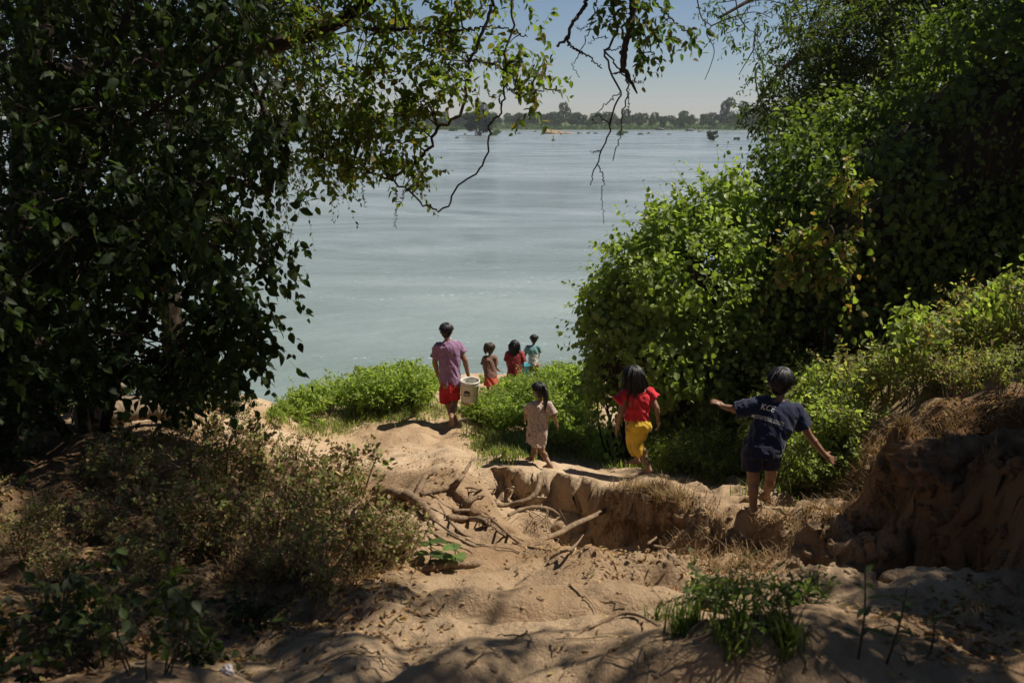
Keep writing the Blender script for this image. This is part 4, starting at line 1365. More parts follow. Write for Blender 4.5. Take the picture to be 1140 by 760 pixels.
# ------------------------------------------------------------------ exposed roots, logs
ROOTS = [  # label, [(px, py, lift m or None to use depth), ...], radii m
    ('thick bare root bridging the gully and curling up to the path edge', [(515, 569, .03), (529, 562, .06), (557, 562, 8.25), (580, 558.6, 8.3), (594, 551.6, 8.35), (600, 540, 8.45), (600, 529, 8.6)], [.05, .034, .032, .036, .04, .03]),
    ('short grey root stub sticking into the gully under the bridging root', [(566, 573.5, 7.9), (579.6, 567, 8.1), (596.5, 564, 8.2), (613, 567, 8.35), (622, 573, 8.5)], [.022, .024, .028, .02]),
    ('long straight root slanting up across the gully floor to the right wall', [(570, 607, 6.9), (602, 600.7, 7.1), (624.6, 592, 7.4), (638.6, 584, 7.7), (662, 574, 8.2), (676, 566, 8.5)], [.022, .032, .036, .034, .04]),
    ('snaking root running down over the root mound into the gully', [(500, 580, .03), (523.5, 584, .05), (540, 589.5, .05), (554, 603.5, 6.7), (568, 609, 6.7), (585, 610.5, 6.7), (604, 623, 6.5)], [.035, .030, .030, .034, .026, .012]),
    ('short forked root beside the snaking root', [(566, 612, 6.75), (578, 615.5, 6.7), (598, 621, 6.6)], [.02, .02, .008]),
    ('thickest mossy root lying over the left bank beside the dry bush', [(424, 551, .02), (440, 555, .05), (453, 558.6, .06), (470, 569, .05), (486, 582, .0)], [.07, .065, .06, .05, .04]),
    ('stubby root rising out of the soil left of the path', [(462, 556, 0), (468, 546, .03), (474, 536, .05), (485, 524, .0)], [.045, .04, .032, .03]),
    ('pale dry stick lying at the front lip of the gully', [(612, 627, .03), (624, 622, .04), (638.6, 617.5, .05), (650, 607, .12)], [.009, .012, .012, .006]),
    ('thin curved root on the sunlit foreground soil', [(640, 708, .0), (650, 703, .012), (664, 698, .015), (691, 688, .02), (712, 690, .02), (735, 698, .0)], [.006, .010, .011, .010, .005]),
    ('half buried thick root along the front of the root mound', [(466, 634, .0), (485, 634, .02), (503.7, 633, .025), (528, 630, .01), (545, 622, -.02)], [.03, .035, .03, .02]),
    ('brown stick leaning on the dry scrub at the gully end', [(721, 614.6, .05), (731, 608, .09), (741, 600, .14)], [.012, .012, .008]),
    ('straight stick lying below the dry scrub at the gully end', [(728, 617, .05), (745, 616, .05), (764, 616, .05)], [.010, .010, .008]),
    ('gnarled root edge along the small rill on the path', [(468, 553, .02), (500, 546, .03), (515, 532, .02), (522, 520, .02), (528, 511, 0)], [.03, .03, .028, .025, .02]),
    ('slim root lying across the root mound above the snaking root', [(505, 572, .03), (530, 575, .05), (548, 584, .04), (566, 598, .02), (580, 606, .0)], [.02, .02, .018, .015, .01]),
]
for k, (lab, pts, rad) in enumerate(ROOTS):
    P = []
    for (x, y, z) in pts:
        if z > 2: P.append(at(x, y, z))
        else:
            p, d = hit(x, y); p = p.copy(); p[2] += z; P.append(p)
    g = Geo()
    tube(g, smooth_path(P, 40), [r_ * .68 for r_ in rad], 9, wob=.12, seed=k)
    stick = 'stick' in lab
    o = g.build('stick' if stick else 'tree_root', M['root'], None, loc=P[len(P) // 2])
    tag(o, lab, 'stick' if stick else 'root', 'loose sticks' if stick else 'exposed tree roots')
rgr = np.random.RandomState(17)
for k in range(14):
    a = np.array([450 + 70 * rgr.rand(), 540 + 40 * rgr.rand()]); b = a + np.array([50 + 80 * rgr.rand(), 14 + 40 * rgr.rand()])
    m = (a + b) / 2 + rgr.normal(size=2) * 9
    P = []
    for q in smooth_path([np.append(a, 0), np.append(m, 0), np.append(b, 0)], 9):
        p, d = hit(q[0] + rgr.normal() * 1.5, q[1] + rgr.normal() * 1.2); p = p.copy(); p[2] += .006; P.append(p)
    g = Geo()
    tube(g, smooth_path(P, 30), [.004 + .006 * rgr.rand(), .007, .002], 7, wob=.15, seed=k)
    tag(g.build('tree_root', M['root'], None, loc=P[4]), 'thin bare root creeping over the soil of the root mound', 'root', 'thin roots over the root mound')
def fine_roots():
    rg = np.random.RandomState(9)
    for lab, c0 in (('tuft of hair thin roots hanging off the gully wall under the path', (600, 572)), ('tuft of hair thin roots hanging beside the right gully wall', (606, 600))):
        p0 = at(c0[0], c0[1], 8.0)
        g = Geo()
        for i in range(14):
            a = p0 + rg.normal(size=3) * np.array([.12, .05, .04])
            e = a + np.array([rg.normal() * .14, -.05, -.12 - .2 * rg.rand()])
            tube(g, smooth_path([a, (a + e) / 2 + np.array([rg.normal() * .06, -.04, .07]), e], 10), [.004, .002], 4)
        tag(g.build('rootlets', M['root'], None, loc=p0), lab, 'roots', 'hanging rootlets')
fine_roots()
def log(label, pts, rad, seed):
    P = []
    for (x, y, z) in pts:
        p, d = hit(x, y + z * 0); p = p.copy(); p[2] += z; P.append(p)
    g = Geo()
    tube(g, smooth_path(P, 50), rad, 18, wob=.07, seed=seed)
    root = empty('fallen_log', P[0], label, 'log')
    g.build('trunk', M['bark_light'], root)
    g2 = Geo()
    m = P[1]
    tube(g2, smooth_path([m, m + np.array([.05, -.05, .18]), m + np.array([.12, -.06, .26])], 10), [rad[0] * .4, rad[0] * .2], 8, wob=.1, seed=seed)
    g2.build('branch_stub', M['bark_light'], root)
log('weathered fallen log lying behind the dry bush under the left tree', [(95, 482, .16), (130, 478, .17), (165, 474, .18), (214, 478, .14)], [.12, .12, .11, .09], 3)
log('dark mossy fallen log at the foot of the left trunk', [(-40, 500, .12), (0, 500, .13), (25, 502, .12), (46, 508, .08)], [.12, .12, .11, .08], 5)

# ------------------------------------------------------------------ left trees
def px_path(pts, n=30): return smooth_path([at(*p) for p in pts], n)
def crop2(pts, d): return [(380 + x / 3.0, y / 3.0, d) for x, y in pts]
def crop5(pts, d): return [(600 + x / 2.923, y / 2.923, d) for x, y in pts]
def shade_over(rg, poly, n, zlo, zhi):
    """places up-sun of a patch of ground where boughs must hang for the patch to lie in their shade"""
    out = []
    for q in poly_sample(rg, poly, n):
        p, d = hit(q[0], min(q[1], 790), 1.0, 20)
        out.append(p + SUN * ((zlo + (zhi - zlo) * rg.rand() - p[2]) / SUN[2]))
    return np.array(out)
def left_tree():
    rg = np.random.RandomState(11)
    gp, d = hit(28, 475)
    root = empty('tree', gp, 'tall dark trunked tree whose crown fills the upper left and reaches over the river view', 'tree')
    T, L3, L2, V = Geo(), Geo(), Geo(), Geo()
    bk = (.05, .04, .03)
    trunk = smooth_path([gp + np.array([0, 0, -.3]), at(30, 400, d), at(27, 300, d), at(33, 150, d - .1), at(45, 0, d - .2), at(70, -180, d - .3), at(90, -330, d - .2)], 40)
    tube(T, trunk, [.19, .15, .14, .13, .12, .10, .06], 14, bk, .06, 1)
    limbs = [
        (px_path([(40, 90, d - .1), (120, 70, 8.6), (200, 62, 8.2), (270, 58, 7.9), (330, 44, 7.6), (385, 20, 7.5), (415, -5, 7.4), (480, -70, 7.2), (580, -120, 6.8), (690, -150, 6.3), (800, -190, 6.0)], 60), [.085, .075, .06, .05, .045, .035]),
        (px_path([(60, -100, d), (160, -160, 8.6), (300, -230, 7.6), (480, -330, 6.8), (650, -420, 6.4), (860, -520, 6.0)], 40), [.09, .075, .06, .05, .03]),
        (px_path([(80, -250, d), (10, -400, 9), (-100, -500, 8)], 20), [.06, .03]),
        (px_path([(80, -260, d), (200, -420, 10), (420, -560, 10.5)], 24), [.06, .03]),
        (px_path([(255, 58, 8), (282, 95, 7.8), (295, 125, 7.7), (300, 150, 7.6)], 14), [.035, .02]),
        (px_path([(30, 200, d), (75, 150, 9.2), (95, 90, 9), (105, 20, 8.9), (150, -60, 8.8)], 24), [.05, .04, .03]),
        (px_path([(32, 300, d), (70, 250, 9), (92, 190, 8.8), (98, 140, 8.8)], 20), [.035, .02]),
    ]
    for pth, rad in limbs: tube(T, pth, rad, 9, bk, .05, 2)
    # bare looping vines and slender branches at the crown's right end
    vines = [
        (crop2([(510, -30), (505, 20), (480, 90), (440, 180), (425, 260), (410, 350), (370, 410), (320, 430), (295, 500), (240, 545), (160, 590), (60, 565), (0, 552), (-60, 530)], 7.2), [.016, .013, .013, .012, .008]),
        (crop2([(160, 590), (210, 630), (290, 690), (350, 692), (400, 610), (470, 560), (495, 450), (500, 410), (530, 370), (545, 310), (550, 200), (575, 60), (560, -40)], 7.1), [.008, .007, .007, .008, .009]),
        (crop2([(60, 90), (160, 100), (260, 90), (330, 110), (390, 150), (430, 200)], 7.3), [.02, .014, .009]),
        (crop2([(330, 110), (420, 100), (520, 90), (620, 120)], 7.2), [.010, .005]),
        (crop2([(430, 200), (520, 220), (600, 290), (680, 300), (735, 300)], 7.15), [.009, .004]),
        (crop2([(545, 290), (600, 320), (640, 310)], 7.15), [.006, .003]),
        (crop2([(180, 620), (185, 680), (180, 755)], 7.2), [.003, .002]),
        (crop2([(245, 550), (240, 620), (210, 640), (200, 670)], 7.2), [.004, .002]),
        (crop2([(75, 570), (70, 630), (80, 690)], 7.3), [.004, .002]),
    ]
    vn = []
    for pts, rad in vines:
        pth = px_path(pts, 60)
        pth = pth + .010 * rg.normal(size=pth.shape)
        tube(V, pth, rad, 6, (.06, .05, .04))
        vn.append(pth)
    # dead twigs hanging from the limb that passes overhead
    dead = [
        (crop5([(175, -140), (160, -60), (155, 0), (140, 35), (110, 75), (90, 125), (57, 152)], 6.1), [.014, .013, .009]),
        (crop5([(90, 125), (115, 160), (160, 185), (205, 222)], 6.1), [.009, .004]),
        (crop5([(185, -30), (180, 40), (150, 130), (130, 180), (110, 215), (135, 250)], 6.15), [.005, .002]),
        (crop5([(300, -160), (305, 0), (305, 60), (290, 120), (275, 180), (285, 240), (318, 303)], 6.0), [.026, .024, .022, .024, .005]),
        (crop5([(245, -120), (240, 0), (245, 60), (255, 95), (235, 140), (215, 180), (240, 250), (265, 300), (255, 330), (235, 400), (215, 470), (190, 530), (175, 570), (170, 605)], 6.05), [.012, .010, .007, .006, .005, .003]),
        (crop5([(190, 535), (210, 580), (205, 650), (210, 725)], 6.05), [.004, .002]),
        (crop5([(215, 170), (255, 215), (280, 255), (290, 290), (270, 370), (265, 440), (240, 520)], 6.0), [.006, .005, .003]),
        (crop5([(265, 300), (215, 340), (180, 380), (175, 400)], 6.0), [.004, .002]),
        (crop5([(225, 165), (280, 150), (290, 120)], 6.0), [.004, .003]),
        (crop5([(240, 240), (275, 235)], 6.0), [.003, .002]),
        (crop5([(300, 268), (338, 267)], 6.0), [.003, .002]),
        (crop5([(205, 490), (170, 497)], 6.05), [.002, .001]),
        (crop5([(232, 400), (205, 385), (195, 372)], 6.05), [.003, .001]),
        (crop5([(225, 120), (190, 125), (160, 145)], 6.1), [.003, .001]),
        (crop5([(170, 75), (140, 95), (120, 85)], 6.1), [.003, .001]),
        (crop5([(245, 110), (215, 80), (190, 70)], 6.1), [.003, .001]),
        (crop5([(330, -60), (390, 20), (440, 70), (490, 110), (522, 115)], 6.0), [.008, .003]),
        (crop5([(320, 60), (350, 130), (375, 190), (400, 225)], 6.0), [.006, .002]),
        (crop5([(290, 290), (293, 340), (290, 365)], 6.0), [.003, .001]),
    ]
    dn = []
    for pts, rad in dead:
        pth = px_path(pts, 40)
        pth = pth + .006 * rg.normal(size=pth.shape)
        tube(V, pth, rad, 6, (.05, .04, .03))
        dn.append(pth)
    nodes = np.concatenate([trunk[8:]] + [p for p, _ in limbs])
    vnn = np.concatenate(vn + [limbs[0][0]])
    # sunlit leaves of the right-hand boughs
    poly = [(330, -30), (600, -70), (580, 5), (548, 45), (500, 85), (455, 140), (400, 150), (330, 110)]
    C = ats(poly_sample(rg, poly, 54), 6.9 + .9 * rg.rand(54))
    leafy(L3, V, C, vnn, rg, .075, MIXG, 6, .26, 8, .006, .35, .58)
    for poly, n in (([(350, 100), (470, 105), (470, 185), (455, 200), (420, 190), (380, 190), (340, 160)], 38), ([(560, 40), (595, 20), (605, 60), (620, 105), (585, 110), (560, 90)], 11), ([(470, 60), (545, 55), (530, 90), (480, 105)], 10), ([(350, 150), (400, 170), (385, 215), (350, 190)], 6)):
        C = ats(poly_sample(rg, poly, n), 6.9 + .6 * rg.rand(n))
        leafy(L3, V, C, vnn, rg, .07, MIXG, 5, .20, 7, .005, .35, .58)
    # leaves on the hanging dead wood
    D = np.concatenate(dn)
    pts5 = [(330, 30), (370, 20), (345, 90), (395, 95), (330, 175), (358, 200), (420, 75), (455, 95), (500, 110), (270, 45), (255, 85), (200, 20), (315, 95), (385, 130), (410, 45), (285, 15), (345, 140), (240, 40)]
    C = ats(np.array([(600 + x / 2.923, y / 2.923) for x, y in pts5]), np.full(len(pts5), 6.0))
    leafy(L3, V, C, D, rg, .065, [(.05, .09, .02), (.07, .11, .025), (.10, .09, .03)], 4, .12, 5, .004, .6, .55)
    # shaded upper crown behind, small leaves
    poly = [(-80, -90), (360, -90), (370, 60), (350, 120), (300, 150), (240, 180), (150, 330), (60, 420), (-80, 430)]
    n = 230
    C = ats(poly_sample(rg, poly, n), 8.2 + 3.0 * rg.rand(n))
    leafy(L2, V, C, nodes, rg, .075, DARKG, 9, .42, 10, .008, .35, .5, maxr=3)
    # weeping sprays of small leaves
    n = 44
    pp = poly_sample(rg, [(290, 90), (420, 100), (400, 150), (350, 190), (290, 200)], n)
    S = ats(pp, 8.4 + .8 * rg.rand(n))
    dd = rg.normal(size=(n * 3, 3)) * .22; dd[:, 2] -= 1
    sprigs(L2, V, np.repeat(S, 3, 0), dd, np.repeat(.15 + .75 * rg.rand(n) ** 1.5, 3) * (.7 + .5 * rg.rand(n * 3)), rg, .05, [(.05, .07, .02), (.07, .085, .03), (.09, .08, .035)], 16, .45, .6)
    # upper crown overhead and up-sun: carries the shade that dapples the foreground
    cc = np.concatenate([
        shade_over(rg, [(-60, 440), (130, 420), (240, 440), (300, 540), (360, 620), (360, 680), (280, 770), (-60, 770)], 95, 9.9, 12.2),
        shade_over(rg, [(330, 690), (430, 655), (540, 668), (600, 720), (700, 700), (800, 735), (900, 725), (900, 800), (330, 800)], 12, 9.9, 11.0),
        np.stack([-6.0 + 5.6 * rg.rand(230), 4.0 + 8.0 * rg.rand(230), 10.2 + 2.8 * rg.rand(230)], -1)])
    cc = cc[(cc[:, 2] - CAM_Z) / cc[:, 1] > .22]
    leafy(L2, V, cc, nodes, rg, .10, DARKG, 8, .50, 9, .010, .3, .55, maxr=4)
    T.build('trunk', M['bark_dark'], root)
    V.build('branches', M['twig'], root)
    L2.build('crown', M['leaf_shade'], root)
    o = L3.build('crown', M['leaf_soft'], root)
    o['label'] = 'sunlit yellow green leaves at the crown edge'
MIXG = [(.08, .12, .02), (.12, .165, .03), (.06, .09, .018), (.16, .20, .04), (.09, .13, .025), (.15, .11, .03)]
left_tree()
def broadleaf_sapling():
    rg = np.random.RandomState(21)
    gp, d = hit(95, 500)
    root = empty('broadleaf_tree', gp, 'young tree with large heart shaped leaves hanging in front of the dark trunk at left', 'tree')
    T, L, V = Geo(), Geo(), Geo()
    stems = [px_path([(100, 505, 7.4), (85, 420, 7.2), (60, 300, 7.0), (75, 200, 6.8), (110, 100, 6.6), (150, 0, 6.5), (200, -100, 6.4)], 40),
             px_path([(110, 505, 7.3), (130, 420, 7.0), (165, 330, 6.8), (200, 250, 6.6), (240, 200, 6.4), (300, 215, 6.3)], 36),
             px_path([(90, 505, 7.4), (20, 400, 6.9), (-30, 250, 6.6), (-60, 60, 6.3)], 30),
             px_path([(75, 200, 6.8), (160, 130, 6.4), (240, 80, 6.2), (310, 40, 6.2)], 30),
             px_path([(130, 420, 7.0), (190, 390, 6.6), (250, 370, 6.4), (300, 390, 6.3)], 30),
             px_path([(60, 300, 7.0), (150, 260, 6.5), (230, 270, 6.3), (300, 300, 6.2)], 30)]
    for k, p in enumerate(stems): tube(T, p, [.045, .035, .02] if k < 3 else [.022, .008], 8, (.05, .04, .03), .05, k)
    nodes = np.concatenate(stems)
    for poly, n, dlo, dhi in (
            ([(-80, -80), (200, -80), (290, 0), (300, 60), (265, 130), (220, 190), (180, 240), (100, 250), (-80, 240)], 130, 5.6, 7.2),
            ([(-80, 230), (100, 230), (230, 190), (270, 230), (265, 290), (250, 310), (215, 280), (165, 270), (130, 340), (140, 420), (100, 410), (60, 440), (-80, 440)], 120, 5.4, 7.2),
            ([(225, 330), (265, 320), (275, 360), (290, 390), (255, 420), (220, 440), (160, 430), (190, 390)], 36, 5.8, 7.0),
            ([(130, 190), (235, 190), (215, 290), (175, 285), (150, 380), (115, 400)], 34, 6.6, 7.6),
            ([(290, 255), (310, 272), (330, 288), (310, 300), (285, 295)], 4, 6.0, 6.4),
            ([(280, 130), (310, 110), (310, 170), (280, 200)], 8, 6.0, 6.6)):
        C = ats(poly_sample(rg, poly, n), dlo + (dhi - dlo) * rg.rand(n))
        leafy(L, V, C, nodes, rg, .088, [(.018, .032, .009), (.027, .044, .011), (.042, .064, .015), (.016, .027, .008)], 6, .27, 8, .006, .7, .64, fine=True, maxr=2.0)
    T.build('trunk', M['bark_dark'], root)
    V.build('branches', M['twig'], root)
    L.build('crown', M['leaf_shade'], root)
broadleaf_sapling()
def bank_tree():
    rg = np.random.RandomState(31)
    gp, d = hit(200, 460)
    d = 11.0
    gp = at(200, 478, d); gp[2] = hz(gp[0], gp[1])
    root = empty('tree', gp, 'pale barked leaning trunk standing behind the leaves at left centre', 'tree')
    T, L, V = Geo(), Geo(), Geo()
    tr = smooth_path([gp + np.array([0, 0, -.2]), at(196, 400, d), at(188, 330, d), at(176, 290, d), at(150, 220, d), at(120, 100, d), at(90, -60, d), at(60, -220, d)], 40)
    tube(T, tr, [.14, .135, .125, .11, .09, .05], 12, wob=.06, seed=3)
    b2 = px_path([(176, 290, d), (200, 230, 11.2), (230, 150, 11.4), (260, 60, 11.5)], 20)
    tube(T, b2, [.05, .02], 8)
    n = 130
    C = ats(poly_sample(rg, [(-60, -60), (340, -60), (330, 100), (280, 200), (200, 260), (120, 330), (100, 410), (-60, 420)], n), 10.0 + 2.4 * rg.rand(n))
    leafy(L, V, C, np.concatenate([tr[10:], b2]), rg, .08, DARKG + [(.07, .10, .025)], 9, .45, 10, .008, .35, .5, maxr=4)
    T.build('trunk', M['bark_dark'], root)
    V.build('branches', M['twig'], root)
    L.build('crown', M['leaf_shade'], root)
bank_tree()

# ------------------------------------------------------------------ right bank: thicket, trees
def E(px, py, d, rx, ry, rz):
    p = at(px, py, d)
    return (p[0], p[1], p[2], rx, ry, rz)
VINE = [(.065, .10, .02), (.09, .13, .025), (.12, .165, .035), (.05, .07, .016), (.16, .20, .045)]
vine_mound('vine_thicket', 'huge dark thicket smothered in broad leaved vines on the right bank', 'thicket',
           [E(1000, 240, 11.4, 1.6, 1.5, 1.5), E(905, 215, 12.4, .78, .9, .93), E(1120, 180, 11.2, 1.75, 1.5, 1.9), E(960, 360, 11.2, 1.5, 1.1, 1.25), E(1140, 330, 10.6, 1.3, 1, 1.2), E(1260, 160, 10.8, 1.9, 1.6, 2.2), E(860, 330, 12.2, .72, .8, 1.0), E(860, 430, 11.4, .9, .7, .8), E(960, 445, 10.8, 1.0, .8, .7), E(1060, 430, 10.3, .9, .7, .8)],
           90000, .085, VINE, 41, thick=.36, sprig_n=620, sprig_len=.45, hang=260, upb=.25, lump=.26, fsc=1.0)
vine_mound('vine_bush', 'rounded bush draped in sunlit broad leaved vines between the girl in red and the river', 'bush',
           [E(762, 335, 11.2, .76, .85, .95), E(800, 258, 11.4, .42, .5, .54), E(708, 375, 11.4, .52, .6, .6), E(745, 405, 11, .7, .6, .62), E(690, 408, 11.6, .36, .4, .38), E(760, 440, 11.0, .55, .45, .42), E(800, 410, 11.2, .62, .55, .75), E(700, 330, 11.5, .3, .35, .3), E(700, 300, 11.5, .2, .25, .22)],
           32000, .092, [(.18, .235, .045), (.24, .30, .07), (.12, .165, .03), (.29, .34, .12), (.15, .20, .04), (.20, .26, .05), (.17, .22, .045)], 42, thick=.26, sprig_n=640, sprig_len=.42, hang=170, upb=.8, lump=.34, fsc=2.2)
vine_mound('vine_shrub', 'small bright vine clump jutting from the dark thicket face', 'shrub',
           [E(930, 245, 9.0, .38, .36, .40), E(905, 285, 9.1, .30, .3, .34), E(955, 262, 9.1, .22, .25, .3)],
           3800, .08, [(.15, .20, .04), (.20, .26, .055), (.11, .15, .03), (.26, .16, .06)], 43, thick=.14, sprig_n=120, sprig_len=.28, hang=20, core=0, rooted=False)
def right_tree():
    rg = np.random.RandomState(51)
    gp = np.array([6.4, 15.0, 0]); gp[2] = hz(6.4, 15.0)
    root = empty('tree', gp, 'fine leaved tree rising behind the thicket at upper right', 'tree')
    T, L, V = Geo(), Geo(), Geo()
    tr = smooth_path([gp - np.array([0, 0, .3]), at(1000, 200, 15.2), at(990, 60, 15), at(960, -60, 15), at(930, -200, 14.6)], 30)
    tube(T, tr, [.2, .16, .12, .06], 12, wob=.05, seed=1)
    limbs = [px_path([(990, 80, 15), (930, 60, 14.6), (880, 70, 14.3), (845, 110, 14.1)], 24), px_path([(985, 30, 15), (920, -10, 14.5), (860, -10, 14), (800, 20, 13.6)], 24),
             px_path([(990, 60, 15), (1050, 20, 14), (1120, -20, 13.2), (1200, -80, 12.5)], 24), px_path([(995, 120, 15), (930, 120, 14.4), (880, 140, 14.2)], 20), px_path([(960, -60, 15), (900, -140, 14), (840, -160, 13)], 20)]
    for p in limbs: tube(T, p, [.07, .02], 8)
    nodes = np.concatenate([tr[10:]] + limbs)
    for poly, n in (([(880, 80), (906, 0), (902, -22), (990, -30), (1080, -70), (1220, -70), (1220, 40), (1060, 90), (960, 125), (905, 150), (880, 140)], 400),
                    ([(845, 105), (872, 80), (872, 155), (848, 145)], 12), ([(860, -30), (890, -30), (890, 60), (865, 30)], 7)):
        C = ats(poly_sample(rg, poly, n), 13.0 + 2.6 * rg.rand(n))
        leafy(L, V, C, nodes, rg, .09, [(.045, .065, .016), (.06, .085, .02), (.03, .045, .012), (.10, .12, .03)], 9, .42, 12, .008, .3, .42, maxr=5)
    # boughs added on the crown's right, out of view, to shade the thicket face
    n = 170
    q = poly_sample(rg, [(985, 170), (1060, 110), (1160, 60), (1200, 340), (900, 330), (900, 270)], n)
    C = ats(q, 9.6 + .8 * rg.rand(n))
    C = C + SUN[None] * ((9.9 + 1.8 * rg.rand(n) - C[:, 2]) / SUN[2])[:, None]
    C = C[((C[:, 2] - CAM_Z) / C[:, 1] > .16) | (C[:, 0] / C[:, 1] > .60)]
    lb = smooth_path([tr[20], (tr[20] + C.mean(0)) / 2 + np.array([0, 0, .6]), C.mean(0)], 30)
    tube(T, lb, [.09, .03], 9)
    leafy(L, V, C, np.concatenate([tr[10:], lb]), rg, .12, [(.045, .065, .016), (.06, .085, .02), (.03, .045, .012)], 8, .50, 9, .008, .3, .5, maxr=4)
    # outer twigs over the water with narrow leaflets
    tw = [crop5([(505, -60), (515, 0), (530, 60), (560, 85), (545, 110), (570, 160), (560, 210), (540, 260)], 11.5), crop5([(640, 0), (650, 50), (680, 95), (705, 105)], 12.5), crop5([(700, 160), (670, 210), (650, 245)], 13.5), crop5([(560, 85), (620, 60), (700, 40), (760, 60)], 12.0)]
    for t_ in tw: tube(V, px_path(t_, 30), [.010, .004], 5, (.05, .04, .03))
    pts = [(575, 10), (600, 30), (625, 95), (640, 60), (610, 110), (690, 60), (720, 20), (720, 100), (700, 190), (740, 190), (745, 240), (545, 20)]
    C = ats(np.array([(600 + x / 2.923, y / 2.923) for x, y in pts]), 12.0 + rg.rand(len(pts)))
    leafy(L, V, C, np.concatenate([px_path(t_, 30) for t_ in tw] + [limbs[1]]), rg, .085, [(.05, .09, .02), (.07, .11, .025)], 5, .22, 7, .006, .5, .35, maxr=2)
    T.build('trunk', M['bark_dark'], root); V.build('branches', M['twig'], root); L.build('crown', M['leaf'], root)
right_tree()
def shade_tree():
    """tree added on the right bank, mostly out of view; crown shaped to shade the wall"""
    rg = np.random.RandomState(61)
    gp = np.array([6.6, 5.6, 0]); gp[2] = hz(6.6, 5.6)
    root = empty('tree', gp, 'leafy tree added on top of the right bank, mostly out of view, to shade the earth wall', 'tree')
    T, L, V = Geo(), Geo(), Geo()
    tr = smooth_path([gp - np.array([0, 0, .3]), gp + np.array([.1, .2, 2]), gp + np.array([-.2, .5, 4]), gp + np.array([-.1, .8, 6])], 24)
    tube(T, tr, [.17, .14, .10, .05], 12, wob=.05, seed=1)
    limbs = [smooth_path([tr[14], tr[14] + np.array([-.8, .3, .8]), tr[14] + np.array([-1.6, .6, 1.1])], 14), smooth_path([tr[16], tr[16] + np.array([.8, -.8, .7]), tr[16] + np.array([1.6, -1.2, .9])], 14), smooth_path([tr[15], tr[15] + np.array([.3, 1, .8]), tr[15] + np.array([.6, 2, 1.1])], 14)]
    for p in limbs: tube(T, p, [.06, .02], 8)
    cc = np.concatenate([shade_over(rg, [(1050, 515), (1090, 490), (1160, 490), (1170, 720), (1040, 700), (1030, 620)], 110, 9.0, 11.0),
                         shade_over(rg, [(940, 710), (1000, 680), (1150, 690), (1150, 790), (930, 790)], 24, 9.3, 10.6)])
    cc = cc[(cc[:, 2] - CAM_Z) / cc[:, 1] > .22]
    leafy(L, V, cc, np.concatenate([tr[10:]] + limbs), rg, .10, DARKG, 8, .42, 10, .008, .3, .5, maxr=4)
    T.build('trunk', M['bark_dark'], root); V.build('branches', M['twig'], root); L.build('crown', M['leaf'], root)
shade_tree()

def sky_block_tree(x, y, label, seed, xr, yr):
    """unseen trees added behind the camera: their crowns block sky light over the foreground"""
    rg = np.random.RandomState(seed)
    gp = np.array([x, y, hz(x, y)])
    root = empty('tree', gp, label, 'tree')  # stands out of view, added to block sky light
    T, L, V = Geo(), Geo(), Geo()
    tr = smooth_path([gp - np.array([0, 0, .3]), gp + np.array([.1, .1, 2]), gp + np.array([-.1, .2, 4]), gp + np.array([.1, .1, 6.5])], 24)
    tube(T, tr, [.2, .17, .13, .06], 12, wob=.05, seed=seed)
    n = 120
    cc = np.stack([xr[0] + (xr[1] - xr[0]) * rg.rand(n), yr[0] + (yr[1] - yr[0]) * rg.rand(n), 9.3 + 2.2 * rg.rand(n)], -1)
    cc = cc[(cc[:, 1] < 0) | ((cc[:, 2] - CAM_Z) / np.maximum(cc[:, 1], .1) > .3)]
    lim = [smooth_path([tr[15], (tr[15] + c) / 2 + np.array([0, 0, .5]), c], 14) for c in cc[:7]]
    for p in lim: tube(T, p, [.07, .02], 7)
    leafy(L, V, cc, np.concatenate([tr[12:]] + lim), rg, .19, DARKG, 7, .75, 8, .010, .3, .6, maxr=4)
    T.build('trunk', M['bark_dark'], root); V.build('branches', M['twig'], root); L.build('crown', M['leaf_shade'], root)
sky_block_tree(-3.4, -2.6, 'unseen tree added behind the camera on the left to block sky light', 401, (-8, 0), (-7, 3.2))
sky_block_tree(3.6, -3.4, 'unseen tree added behind the camera on the right to block sky light', 402, (0, 8), (-7, 2.4))

# ------------------------------------------------------------------ shrubs, weeds and grasses
def base_hit(x, y):
    p, d = hit(x, y)
    return p, d
def tops(px, py_base, py_top):
    """ground point under a photo pixel and the height that reaches py_top there"""
    p, d = hit(px, py_base)
    return p, (py_base - py_top) * d / FPX
SUNW = [(.19, .26, .05), (.24, .31, .065), (.15, .205, .04), (.28, .32, .10)]
BANKS = [(.17, .21, .055), (.23, .27, .075), (.12, .155, .035), (.29, .29, .12), (.19, .18, .07)]
rgl0 = np.random.RandomState(5)
bank_spots = [(900, 490, 425), (930, 474, 402), (962, 460, 372), (1000, 446, 350), (1035, 436, 338), (1070, 425, 328), (1105, 415, 315), (1138, 408, 303), (1185, 405, 300), (985, 420, 348), (1050, 400, 330), (1100, 388, 312), (915, 450, 392), (875, 468, 410), (1015, 455, 405), (950, 490, 440), (885, 500, 445), (1060, 445, 405), (1120, 440, 400)]
protos = [shrub('bank_shrub', 'sunlit bushy shrub on the slope above the right earth bank', 'shrub', (0, 0, 0), .8, .46, nst_, lf_, cl_, 70 + k, per=8, nsp=12, asp=asp_, group='shrubs along the top of the right bank', twm='dry_twig', splen=sp_) for k, (nst_, lf_, cl_, asp_, sp_) in enumerate([(12, .05, BANKS, .6, .30), (9, .085, SUNW + BANKS, .72, .36), (10, .06, BANKS + DRYL[:2], .5, .42)])]
for i, (x, y, yt) in enumerate(bank_spots):
    p, h = tops(x, y, yt)
    o = protos[i] if i < 3 else copy_tree(protos[i % 3], p)
    s_ = max(.5, min(1.5, h / .8))
    o.location = [float(a) for a in p]; o.rotation_euler = (0, 0, i * 1.7); o.scale = (s_ * .95, s_ * .95, s_ * (.72 + .42 * ((i * 37) % 10) / 10))
